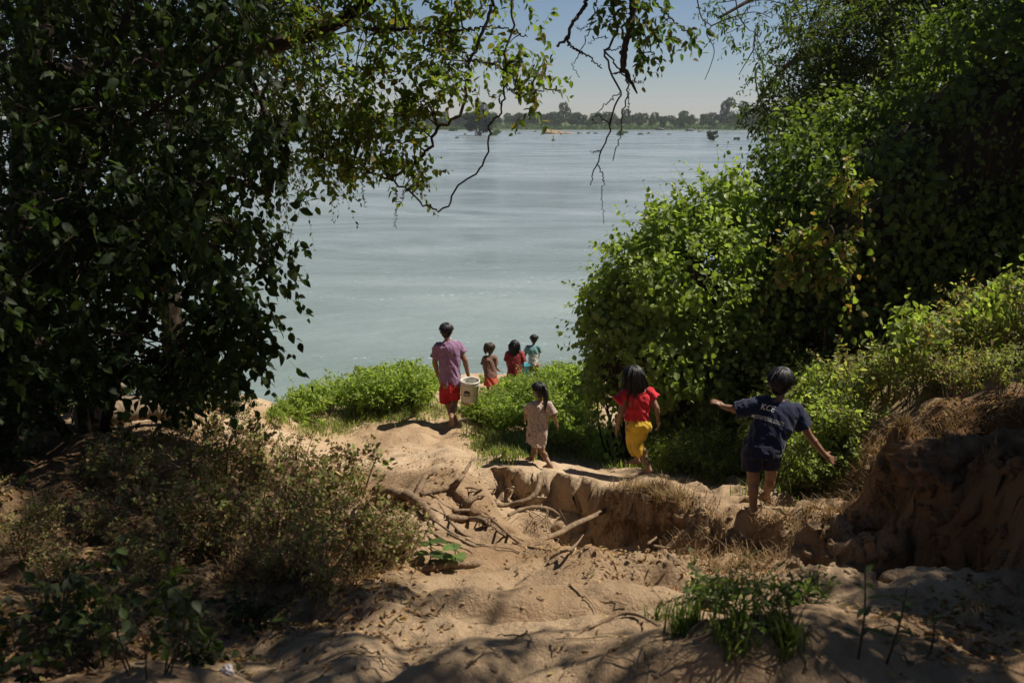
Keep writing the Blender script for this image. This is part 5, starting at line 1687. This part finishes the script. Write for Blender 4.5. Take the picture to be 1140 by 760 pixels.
for i in range(16):                                     # the slope beyond the picture's right edge
    x = 4.6 + 2.6 * rgl0.rand(); y = 5.2 + 3.4 * rgl0.rand()
    o = copy_tree(protos[i % 3], (x, y, hz(x, y)), i * 1.9, .8 + .5 * rgl0.rand())
# dry and green bush on the left
DRYMIX = [(.16, .20, .05), (.20, .23, .065), (.32, .20, .11), (.13, .16, .04), (.40, .28, .17), (.22, .13, .08), (.23, .25, .08)]
left_spots = [(150, 560, 482), (195, 575, 488), (240, 560, 460), (285, 560, 450), (330, 580, 470), (370, 600, 490), (400, 620, 520), (430, 630, 555), (300, 620, 500), (250, 620, 510), (350, 635, 530), (200, 620, 530), (235, 500, 445), (285, 510, 452), (160, 515, 478), (390, 560, 480), (120, 530, 480), (325, 530, 470), (60, 590, 545), (110, 600, 550), (20, 620, 570), (70, 650, 600), (140, 620, 565), (170, 650, 600), (420, 590, 540), (445, 615, 580), (300, 650, 600), (-10, 570, 520), (360, 660, 620)]
rgl = np.random.RandomState(77)
protos = [shrub('dry_bush', 'half dry bush of small brown and green leaves on the left slope', 'bush', (0, 0, 0), .75, .45, 10, .052, DRYMIX, 80 + k, per=6, nsp=13, asp=.62, group='half dry bushes on the left slope', twm='dry_twig', splen=.22, bare=.15, mat='leaf_dry') for k in range(3)]
for i, (x, y, yt) in enumerate(left_spots):
    p, h = tops(x, y, yt)
    o = protos[i] if i < 3 else copy_tree(protos[i % 3], p)
    s_ = max(.4, min(1.4, h / .75)) * (.72 + .4 * rgl.rand())
    o.location = [float(a) for a in p]; o.rotation_euler = (0, 0, i * 2.1); o.scale = (s_ * 1.1, s_ * 1.1, s_)
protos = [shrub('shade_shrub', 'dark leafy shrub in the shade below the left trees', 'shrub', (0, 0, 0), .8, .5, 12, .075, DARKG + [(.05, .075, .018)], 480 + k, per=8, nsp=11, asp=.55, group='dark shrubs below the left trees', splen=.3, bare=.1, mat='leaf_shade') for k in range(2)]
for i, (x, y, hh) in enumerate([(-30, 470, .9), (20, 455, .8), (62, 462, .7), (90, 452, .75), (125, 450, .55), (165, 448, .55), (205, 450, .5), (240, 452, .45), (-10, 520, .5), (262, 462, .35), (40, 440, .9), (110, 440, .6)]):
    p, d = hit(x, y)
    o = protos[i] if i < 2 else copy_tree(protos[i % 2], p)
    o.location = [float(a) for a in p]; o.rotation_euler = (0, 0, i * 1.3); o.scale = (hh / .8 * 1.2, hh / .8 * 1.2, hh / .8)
# bright weeds along the drop to the river
rg = np.random.RandomState(90)
protos = [shrub('riverside_weed', 'lush bright green weed on the slope down to the river', 'weed', (0, 0, 0), .6, .32, 9, .075, SUNW, 92 + k, per=8, nsp=9, asp=.42, group='bright weeds on the slope down to the river', splen=.24, mat='leaf_soft', bare=.2, stemr=.005) for k in range(4)]
spots = []
for poly, n, h0 in (([(300, 474), (330, 450), (380, 440), (440, 430), (490, 425), (490, 455), (450, 456), (400, 462), (350, 474)], 62, .62),
                    ([(520, 470), (515, 445), (560, 440), (640, 430), (660, 460), (640, 490), (590, 470), (560, 482)], 60, .55),
                    ([(480, 425), (520, 420), (600, 425), (650, 410), (660, 430), (600, 440), (520, 445)], 34, .6),
                    ([(560, 480), (640, 480), (740, 500), (740, 520), (660, 515), (610, 500)], 34, .28)):
    for q in poly_sample(rg, poly, n):
        p, d = hit(q[0], q[1]); spots.append((p, h0))
# beyond the crest of the mound: the slope one cannot see, whose weeds rise over the edge
for i in range(90):
    x = -3.6 + 4.8 * rg.rand(); y = 13.2 + 5.6 * rg.rand()
    if abs(x + .55) < .35 and y < 13.5: continue
    spots.append((np.array([x, y, hz(x, y)]), .62))
LIMX = [250, 300, 345, 400, 470, 490, 520, 535, 555, 562, 603, 610, 630, 680]
LIMY = [455, 446, 418, 402, 396, 415, 432, 428, 428, 411, 409, 396, 386, 400]
def proj(p):
    d = p[1] * CP - (p[2] - CAM_Z) * SP
    return 570 + FPX * p[0] / d, 380 - FPX * (p[1] * SP + (p[2] - CAM_Z) * CP) / d, d
for i, (p, h0) in enumerate(spots):
    o = protos[i] if i < 4 else copy_tree(protos[i % 4], p)
    s_ = h0 / .6 * (.65 + .6 * rg.rand())
    x_, y_, d_ = proj(p)
    room = (y_ - np.interp(x_, LIMX, LIMY) - 6) * d_ / FPX          # leave the children behind in view
    s_ = max(.18, min(s_, room / .66))
    o.location = [float(a) for a in p]; o.rotation_euler = (rg.normal() * .08, rg.normal() * .08, rg.rand() * 6.28); o.scale = (s_, s_, s_)
# weeds at the foot of the right bank behind the navy boy
protos = [shrub('path_weed', 'yellow green weed beside the path at the foot of the right bank', 'weed', (0, 0, 0), 0.4, .24, 11, .042, BANKS + SUNW, 110 + k, per=7, nsp=10, asp=.5, group='weeds beside the path at the foot of the right bank', splen=.18, mat='leaf_soft', bare=.15, stemr=.004) for k in range(3)]
spots = []
for poly, n, h0 in (([(735, 512), (790, 490), (830, 480), (900, 490), (935, 530), (905, 548), (880, 545), (830, 530), (780, 533), (745, 528)], 84, .36),
                    ([(760, 500), (820, 470), (900, 470), (940, 500), (900, 520), (820, 510)], 60, .62), ([(620, 490), (740, 490), (740, 515), (640, 508)], 26, .28)):
    for q in poly_sample(rg, poly, n):
        p, d = hit(q[0], q[1]); spots.append((p, h0))
for i, (p, h0) in enumerate(spots):
    o = protos[i] if i < 3 else copy_tree(protos[i % 3], p)
    s_ = h0 / .4 * (.6 + .7 * rg.rand())
    o.location = [float(a) for a in p]; o.rotation_euler = (rg.normal() * .1, rg.normal() * .1, rg.rand() * 6.28); o.scale = (s_, s_, s_)
# thin dry stalks leaning over the weeds
for i, (x0, y0, x1, y1) in enumerate([(800, 455, 757, 398), (805, 460, 760, 420), (812, 455, 790, 402), (850, 445, 838, 382), (866, 440, 858, 388), (880, 440, 872, 376), (893, 442, 888, 384), (905, 440, 918, 372), (790, 470, 766, 430), (830, 450, 815, 415)]):
    p, d = hit(x0, y0 + 25)
    e = at(x1, y1, d)
    g = Geo()
    tube(g, smooth_path([p, (p + e) / 2 + np.array([.02, 0, .03]), e], 10), [.004, .002], 4)
    tube(g, smooth_path([e, e + (e - p) * .05], 4), [.006, .002], 5)
    tag(g.build('dry_stalk', M['dry_twig'], None, loc=p), 'thin bare dry stalk leaning over the weeds behind the navy boy', 'stalk', 'dry stalks behind the navy boy')

# grass: short blades along the path edges, on the slope and in clumps
def scatter_poly(rg, poly, n):
    out = []
    for q in poly_sample(rg, poly, n):
        p, d = hit(q[0], q[1], 2.0, 24)
        out.append(p)
    return np.array(out)
def spread(rg, anchors, per, rad):
    """points on the ground round each anchor"""
    A = np.repeat(anchors, per, 0)
    P = A + np.concatenate([rg.normal(size=(len(A), 2)) * rad, np.zeros((len(A), 1))], 1)
    P[:, 2] = h_fn(P[:, 0], P[:, 1]) - .005
    return P
gg = Geo()
GR = [(.14, .19, .05), (.20, .22, .07), (.10, .15, .035), (.28, .24, .11)]
A = scatter_poly(rg, [(735, 500), (800, 450), (900, 470), (935, 530), (900, 560), (850, 545), (800, 540), (745, 528)], 110)
grass_blades(gg, spread(rg, A, 55, .10), .13, rg, GR, .6, .004)
A = scatter_poly(rg, [(520, 480), (560, 478), (620, 500), (740, 505), (745, 522), (690, 522), (640, 512), (590, 505), (560, 520)], 110)
grass_blades(gg, spread(rg, A, 50, .13), .10, rg, GR, .6, .005)
A = scatter_poly(rg, [(320, 476), (400, 460), (490, 452), (530, 470), (500, 462), (420, 470), (350, 482)], 50)
grass_blades(gg, spread(rg, A, 50, .13), .10, rg, GR, .6, .005)
tag(gg.build('grass', M['leaf_soft']), 'short yellow green grass along the path edges', 'grass', kind='stuff')
gg = Geo()
DG = [(.22, .14, .07), (.28, .19, .10), (.16, .10, .05), (.17, .14, .06)]
for poly, n, hgt in (([(720, 560), (770, 545), (820, 600), (860, 590), (890, 600), (860, 640), (800, 640), (730, 600)], 40, .09), ([(880, 560), (960, 500), (1060, 470), (1140, 480), (1140, 510), (1040, 520), (960, 560), (900, 590)], 80, .09), ([(680, 545), (760, 540), (770, 560), (700, 590)], 40, .10), ([(240, 600), (440, 590), (430, 640), (260, 650)], 50, .10)):
    A = scatter_poly(rg, poly, n)
    grass_blades(gg, spread(rg, A, 40, .08), hgt, rg, DG, 1.0, .003)
tag(gg.build('dry_grass', M['leaf_dry']), 'matted dry brown grass on the gully lip and right bank', 'dry grass', kind='stuff')

# fallen leaves
lg = Geo()
LIT = [(.26, .16, .075), (.34, .22, .11), (.18, .10, .05), (.42, .30, .16), (.12, .07, .04), (.30, .25, .10)]
def litter(P, size):
    n = len(P)
    P = P.copy(); P[:, 2] += .012
    A = rg.normal(size=(n, 3)); A[:, 2] *= .25
    Nn = rg.normal(size=(n, 3)) * .45; Nn[:, 2] += 1
    leaves(lg, P, A, Nn, size * (.5 + .9 * rg.rand(n)), size * .5 * (.6 + .6 * rg.rand(n)), palette(rg, n, LIT, .3), .35 + .3 * rg.rand(), .35)
for poly, n, per, rad, sz in (([(-20, 540), (150, 520), (330, 600), (440, 640), (400, 700), (250, 740), (-20, 740)], 260, 20, .16, .055), ([(90, 500), (330, 520), (420, 600), (300, 640), (120, 600)], 120, 20, .15, .05),
                          ([(930, 530), (1000, 470), (1140, 430), (1150, 490), (1020, 500), (950, 550)], 90, 16, .14, .05), ([(1010, 680), (1140, 660), (1140, 740), (1060, 740), (980, 700)], 50, 12, .12, .05), ([(560, 600), (720, 605), (730, 630), (620, 625)], 40, 10, .10, .04), ([(300, 650), (520, 700), (480, 745), (300, 730)], 30, 5, .12, .045),
                          ([(600, 660), (900, 660), (1000, 740), (560, 740)], 40, 2, .2, .035), ([(440, 500), (540, 500), (520, 560), (440, 560)], 25, 8, .1, .05), ([(700, 600), (850, 620), (900, 650), (760, 645)], 40, 9, .1, .04)):
    litter(spread(rg, scatter_poly(rg, poly, n), per, rad), sz * .72)
tag(lg.build('fallen_leaves', M['leaf_dry']), 'dry brown leaf litter scattered over the shaded soil', 'leaf litter', kind='stuff')
tg = Geo()
for i in range(150):
    q = poly_sample(rg, [(-20, 540), (150, 520), (440, 600), (900, 640), (1140, 680), (1140, 750), (-20, 750)], 1)[0]
    p, d = hit(q[0], q[1])
    a = rg.rand() * 6.28; ln = .06 + .22 * rg.rand() ** 2
    t_ = np.linspace(-1, 1, 6)[:, None] * np.array([math.cos(a), math.sin(a), 0]) * ln / 2 + p
    t_[:, 2] = h_fn(t_[:, 0], t_[:, 1]) + .006 + .01 * rg.rand()
    t_ += rg.normal(size=t_.shape) * .006
    tube(tg, t_, [.003 + .003 * rg.rand(), .002], 5)
tag(tg.build('twig_litter', M['dry_twig']), 'small dry twigs strewn over the bare soil', 'twigs', kind='stuff')
pg = Geo()
for i in range(700):
    q = poly_sample(rg, [(200, 620), (600, 600), (1140, 640), (1140, 755), (200, 755)], 1)[0] if i % 3 else poly_sample(rg, [(360, 480), (520, 470), (620, 530), (760, 540), (900, 600), (560, 600), (430, 560)], 1)[0]
    p, d = hit(q[0], q[1])
    r = .006 + .016 * rg.rand() ** 3
    V_, Q_, T_ = SPH
    s_ = V_ * np.array([1, .8, .65]) * r
    s_ = s_ * (1 + .25 * vnoise(V_[:, 0] * 2 + i, V_[:, 1] * 2, V_[:, 2] * 2))[:, None]
    pg.add(s_ + p, Q_, T_)
def clod(P, r):
    V_, Q_, T_ = SPH
    k = rg.rand() * 50
    s_ = V_ * (np.array([1, .85, .7]) * r * (.7 + .6 * rg.rand(3)))
    f_ = fbm(V_[:, 0] * 1.6 + k, V_[:, 1] * 1.6 - k, V_[:, 2] * 1.6, 3)
    pg.add(s_ * (1 + .5 * f_)[:, None] + P, Q_, T_)
for poly, n, r0, r1 in (([(900, 540), (960, 500), (1000, 500), (1005, 640), (960, 650), (880, 640), (900, 580)], 110, .015, .065), ([(690, 560), (770, 560), (860, 610), (880, 650), (780, 640), (700, 600)], 90, .015, .06),
                        ([(540, 545), (700, 555), (730, 600), (620, 600), (540, 570)], 80, .012, .045), ([(1000, 490), (1140, 460), (1140, 520), (1010, 540)], 40, .02, .07), ([(1000, 560), (1140, 560), (1140, 660), (1000, 650)], 40, .015, .06), ([(470, 560), (560, 560), (640, 640), (480, 640)], 40, .01, .03)):
    for q in poly_sample(rg, poly, n):
        p, d = hit(q[0], q[1])
        clod(p - np.array([0, 0, .01]), r0 + (r1 - r0) * rg.rand() ** 2.2)
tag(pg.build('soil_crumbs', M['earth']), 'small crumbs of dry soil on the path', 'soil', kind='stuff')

# foreground plants
def plant(name, label, cat, px, py, H, Rr, nst, leafL, cols, seed, **kw):
    p, d = hit(px, py)
    return shrub(name, label, cat, p, H, Rr, nst, leafL, cols, seed, **kw)
FG = [(.07, .105, .026), (.10, .135, .035), (.05, .075, .02)]
plant('weed_clump', 'leafy green weed clump in the sunlit foreground right of the bare soil', 'weed', 838, 700, .17, .18, 8, .040, FG, 131, per=7, nsp=7, asp=.32, splen=.14, bare=.1, stemr=.003, fine=True)
plant('weed_clump', 'small leafy weed at the left end of the foreground clump', 'weed', 790, 672, .12, .12, 8, .042, FG, 132, per=6, nsp=6, asp=.4, splen=.12, bare=.1, stemr=.003, fine=True)
plant('weed_clump', 'low weed clump at the gully lip right of the foreground clump', 'weed', 890, 668, .10, .2, 8, .04, FG, 133, per=6, nsp=6, asp=.45, splen=.12, bare=.1, stemr=.003, fine=True)
for k, (x, y, lab) in enumerate([(762, 702, 'dark grass tuft with stiff blades at the left of the foreground weeds'), (815, 716, 'grass tuft in front of the leafy foreground weed clump'), (872, 718, 'grass tuft at the right side of the foreground weed clump'), (735, 690, 'small thin grass tuft on the bare foreground soil')]):
    p, d = hit(x, y)
    g = Geo()
    B = np.tile(p, (90 if k < 3 else 30, 1)) + np.concatenate([rg.normal(size=(90 if k < 3 else 30, 2)) * .035, np.zeros((90 if k < 3 else 30, 1))], 1)
    B[:, 2] = h_fn(B[:, 0], B[:, 1])
    grass_blades(g, B, .13 if k < 3 else .08, rg, [(.05, .085, .02), (.08, .12, .03), (.12, .13, .04)], .6, .0035, 4)
    tag(g.build('grass_tuft', M['leaf_soft'], None, loc=p), lab, 'grass tuft')
def seedling(px, py, H, lab, seed, leafL=.07, nl=8, cols=FG, asp=.3, lean=0.0):
    r2 = np.random.RandomState(seed)
    p, d = hit(px, py)
    root = empty('seedling', p, lab, 'seedling')
    gs, gl = Geo(), Geo()
    top_ = p + np.array([lean * H, .02, H])
    pth = smooth_path([p - np.array([0, 0, .02]), (p + top_) / 2 + np.array([.01, 0, 0]), top_], 12)
    tube(gs, pth, [.0045, .002], 6, (.12, .12, .06))
    for j in range(nl):
        q = pth[3 + int(8 * j / nl)]
        a = j * 2.4 + r2.rand()
        leaves(gl, q[None], np.array([[math.cos(a), math.sin(a), .35]]), np.array([[0, 0, 1.0]]), leafL * (.7 + .6 * r2.rand()), leafL * asp, palette(r2, 1, cols), .2, .3, True)
    gs.build('stem', M['twig'], root); gl.build('foliage', M['leaf'], root)
seedling(955, 735, .33, 'tall thin seedling with narrow leaves in the right foreground', 141, .07, 9)
seedling(985, 740, .26, 'slim seedling with drooping narrow leaves right of the tall thin one', 142, .075, 8, lean=.2)
seedling(1035, 728, .16, 'short seedling among the dry leaves at lower right', 143, .05, 6)
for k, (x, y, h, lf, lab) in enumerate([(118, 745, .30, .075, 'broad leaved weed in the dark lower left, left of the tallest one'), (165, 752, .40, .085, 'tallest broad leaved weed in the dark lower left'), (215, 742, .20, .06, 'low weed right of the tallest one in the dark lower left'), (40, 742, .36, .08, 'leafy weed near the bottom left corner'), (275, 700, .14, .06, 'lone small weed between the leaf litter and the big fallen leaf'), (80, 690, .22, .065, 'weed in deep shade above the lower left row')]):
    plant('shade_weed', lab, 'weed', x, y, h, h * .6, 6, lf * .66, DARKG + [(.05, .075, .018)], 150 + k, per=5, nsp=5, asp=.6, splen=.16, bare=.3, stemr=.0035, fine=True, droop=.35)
seedling(505, 632, .14, 'small plant with broad pale leaves at the right end of the dry bush', 161, .10, 5, [(.13, .19, .06), (.10, .15, .04)], .8)
seedling(478, 628, .16, 'low broad leaved plant at the edge of the dry bush', 162, .09, 6, FG, .75)
p, d = hit(320, 694)
g = Geo()
leaves(g, (p + np.array([-.07, -.01, .02]))[None], np.array([[1, .25, .05]]), np.array([[0, -.25, 1.0]]), .17, .075, np.array([[.16, .20, .045]]), .25, .12, True)
tag(g.build('fallen_leaf', M['leaf'], None, loc=p), 'large yellow green leaf lying on the shaded foreground soil', 'leaf')
for x, y, lab in ((757, 514, 'crumpled white paper scrap in the dry grass beside the path'), (255, 752, 'crumpled white scrap in the dark leaf litter at lower left')):
    p, d = hit(x, y)
    g = Geo()
    V_, Q_, T_ = SPH
    g.add(p + np.array([0, 0, .02]) + V_ * np.array([.03, .02, .03]) * (d / 9 + .3) * (1 + .5 * vnoise(V_[:, 0] * 3, V_[:, 1] * 3, V_[:, 2] * 3 + x))[:, None], Q_, T_)
    tag(g.build('paper_scrap', plain('white_paper', (.62, .56, .55), .8, .1, 30, 0), None, smooth=False, loc=p), lab, 'litter')

# ------------------------------------------------------------------ far shore and islands
def far_tree(seed, H, Wd, shape):
    r2 = np.random.RandomState(seed)
    root = empty('far_tree', (0, 0, 0), 'tree in the wooded line along the far bank', 'tree', 'trees lining the far bank')
    T, L = Geo(), Geo()
    tube(T, smooth_path([(0, 0, -.3), (.15, 0, H * .45), (0, .1, H * .85)], 8), [H * .022, H * .008], 6)
    blobs = []
    for k in range(9):
        a = r2.rand() * 6.28; rr = Wd * .42 * r2.rand() ** .6
        z = H * (.36 + .5 * r2.rand()) if shape else H * (.2 + .66 * r2.rand())
        blobs.append((rr * math.cos(a), rr * math.sin(a), z, Wd * (.22 + .16 * r2.rand()), Wd * (.22 + .16 * r2.rand()), H * (.11 + .10 * r2.rand())))
    P, Nn = ellip_surface(r2, blobs, 1700, .3, .6)
    P += r2.normal(size=P.shape) * .12
    L_ = .85 * (.6 + .8 * r2.rand(len(P)))
    leaves(L, P, r2.normal(size=P.shape), Nn + r2.normal(size=P.shape) * .6, L_, L_ * .8, palette(r2, len(P), [(.035, .06, .022), (.05, .08, .03), (.028, .048, .02), (.06, .085, .03)]), .2, .2)
    T.build('trunk', M['bark_dark'], root); L.build('crown', M['far'], root)
    return root
protos = [far_tree(200 + k, 9 + 1.2 * (k % 3), 7 + (k % 2) * 2, k % 2) for k in range(6)]
k = 0
xs_ = np.linspace(-260, 270, 98)
for row, (yy, sc) in enumerate(((495, .66), (506, .86), (520, 1.02))):
    for x in xs_:
        xx = x + rg.normal() * 1.2 + row * 2.3; y = yy + rg.normal() * 3
        hgt = .66 * sc * (.85 + .28 * rg.rand()) * (1 + .08 * math.sin(x * .05))
        p = (xx, y, hz(xx, y) - .2)
        o = protos[k] if k < 6 else copy_tree(protos[k % 6], p)
        o.location = [float(a) for a in p]; o.rotation_euler = (0, 0, rg.rand() * 6.28); o.scale = (hgt, hgt, hgt)
        k += 1
big = [far_tree(220 + k, 15, 8, 1) for k in range(2)]
for i, (px_, py_, lab) in enumerate([(795, 112, 'tallest round topped tree standing above the far bank woods'), (813, 116, 'tall tree just right of the tallest one on the far bank'), (827, 117, 'tall round tree at the right end of the far bank group'), (626, 117, 'single tree rising above the middle of the far bank woods'), (538, 115, 'tall tree above the far bank woods beyond the big island tree')]):
    yy = 516
    xx = (px_ - 570) / FPX * yy / CP * 1.0
    o = big[i] if i < 2 else copy_tree(big[i % 2], (0, 0, 0))
    ztop = CAM_Z + (129 - py_) / FPX * yy
    s_ = (ztop - 1.6) / 14.2
    o.location = (xx, yy, hz(xx, yy)); o.rotation_euler = (0, 0, i); o.scale = (s_ * .8, s_ * .8, s_)
    o['label'] = lab
    if 'group' in o: del o['group']
gg = Geo()
n = 16000
X_ = -340 + 680 * rg.rand(n); Y_ = 486 + 8 * rg.rand(n) ** 1.5
hh = 1.1 + 1.5 * (fbm(X_ * .08, Y_ * .1, 3.0, 3) + .6)
Z_ = h_fn(X_, Y_) + np.clip(hh, .3, 3) * rg.rand(n)
P = np.stack([X_, Y_, Z_], -1)
leaves(gg, P, rg.normal(size=P.shape), rg.normal(size=P.shape) + np.array([0, -.3, .8]), .7, .6, palette(rg, n, [(.06, .105, .03), (.08, .13, .035), (.045, .075, .025)]), .2, .2)
tag(gg.build('far_scrub', M['far']), 'low green scrub along the foot of the far bank', 'scrub', kind='stuff')
def on_water(px, py):
    r = ray(px, py); d = CAM_Z / -r[2]
    return np.array([0, 0, CAM_Z]) + r * d, d
def islet(label, px, py, wpx, hpx, seed, cols, cat='bush', name='island_bush', trunk=False):
    r2 = np.random.RandomState(seed)
    p, d = on_water(px, py)
    Wd, H = wpx * d / FPX, hpx * d / FPX
    root = empty(name, p, label, cat)
    T, L = Geo(), Geo()
    blobs = []
    lo = .26 if trunk else .06
    for k in range(14):
        a = r2.rand() * 6.28; rr = Wd * .42 * r2.rand() ** .5
        z = H * (lo + (.72 - lo) * r2.rand())
        blobs.append((p[0] + rr * math.cos(a), p[1] + rr * math.sin(a), p[2] + z, Wd * (.10 + .10 * r2.rand()), Wd * (.10 + .10 * r2.rand()), H * (.10 + .10 * r2.rand())))
    P, Nn = ellip_surface(r2, blobs, 3000, .12 * H * .3, 2.0 / H)
    P = P - Nn * (r2.rand(len(P), 1) * .1 * H)
    L_ = max(.12, H * .10) * (.6 + .8 * r2.rand(len(P)))
    leaves(L, P, r2.normal(size=P.shape), Nn + r2.normal(size=P.shape) * .6, L_, L_ * .8, palette(r2, len(P), cols), .2, .2)
    for k in range(9 if trunk else 6):
        b = blobs[k]
        tube(T, smooth_path([p + np.array([r2.normal() * Wd * .05, 0, -.3]), (p + np.array(b[:3])) / 2, np.array(b[:3])], 8), [H * .022, H * .006], 5)
    T.build('trunk' if trunk else 'stems', M['bark_dark'], root); L.build('crown' if trunk else 'foliage', M['far'], root)
IG = [(.04, .065, .025), (.055, .08, .03), (.035, .05, .02)]
IB = [(.07, .12, .03), (.09, .14, .04)]
islet('large round tree growing out of the river near the far bank', 533, 151, 36, 31, 301, IG, 'tree', 'island_tree', True)
islet('low bright bush right beside the large river tree', 552, 151, 17, 8, 302, IB)
islet('small round bush in the river below the hanging twigs', 691, 151, 15, 7, 303, IB)
islet('small bushy tree leaning out of the river before the right thicket', 795, 157, 17, 13, 304, IG, 'tree', 'island_tree')
islet('tiny bush on the islet just right of the small leaning river tree', 820, 156, 7, 4, 305, IG)
islet('dark low bush in the river far left behind the leaves', 505, 146, 12, 5, 306, IG)
for i, (x, y, wd) in enumerate([(645, 149, 5), (655, 149, 4), (663, 149, 4), (596, 147, 3), (578, 149, 3), (625, 150, 3), (713, 150, 6), (745, 150, 4), (768, 146, 8), (780, 147, 5), (838, 153, 5), (616, 157, 3), (518, 150, 3), (509, 154, 4), (590, 143, 9), (735, 145, 8), (722, 149, 3), (603, 150, 2)]):
    p, d = on_water(x, y)
    g = Geo()
    V_, Q_, T_ = SPH
    r = wd * d / FPX / 2 * 1.25
    v = V_ * np.array([r, r * .7, max(.55, r * .55)])
    v = v * (1 + .35 * vnoise(V_[:, 0] * 2 + i * 3.1, V_[:, 1] * 2, V_[:, 2] * 2))[:, None]
    g.add(v + p, Q_, T_)
    tag(g.build('river_rock', plain('wet_rock', (.06, .058, .045), .6, .4, 3, .5) if i == 0 else bpy.data.materials['wet_rock'], None, loc=p), 'small dark rock breaking the river surface near the far bank', 'rock', 'dark rocks in the river')
p, d = on_water(614, 149)
g = Geo()
V_, Q_, T_ = SPH
for k, (ox, r, hh) in enumerate(((0, 4.6, 1.5), (-2.2, 1.9, 2.2), (4.6, 4.2, .8), (-.5, 1.7, 1.7), (1.8, 1.6, 1.1))):
    v = V_ * np.array([r, r * .6, hh]) * (1 + .3 * vnoise(V_[:, 0] * 3 + k, V_[:, 1] * 3, V_[:, 2] * 3))[:, None]
    g.add(v + p + np.array([ox, 0, -.1]), Q_, T_)
tag(g.build('rock_outcrop', plain('orange_rock', (.30, .20, .12), .9, .4, 1.2, .5), None, loc=p), 'orange sandy rock outcrop in the middle of the river', 'rock')

# ------------------------------------------------------------------ humid air over the river
hg = Geo()
x0, x1, y0, y1, z0, z1 = -1700, 1700, -450, 1550, -6, 34
hg.add([(x0, y0, z0), (x1, y0, z0), (x1, y1, z0), (x0, y1, z0), (x0, y0, z1), (x1, y0, z1), (x1, y1, z1), (x0, y1, z1)],
       [[0, 3, 2, 1], [4, 5, 6, 7], [0, 1, 5, 4], [1, 2, 6, 5], [2, 3, 7, 6], [3, 0, 4, 7]])
hzm = bpy.data.materials.new('humid_air')
hzm.use_nodes = True
hn_ = hzm.node_tree
hn_.nodes.remove(hn_.nodes['Principled BSDF'])
pv = hn_.nodes.new('ShaderNodeVolumePrincipled')
pv.inputs['Color'].default_value = (.86, .90, 1.0, 1)
pv.inputs['Density'].default_value = .0002
hn_.links.new(pv.outputs[0], hn_.nodes['Material Output'].inputs['Volume'])
hob = hg.build('haze', hzm, smooth=False)
tag(hob, 'thin pale haze in the air over the river', 'haze', kind='stuff')
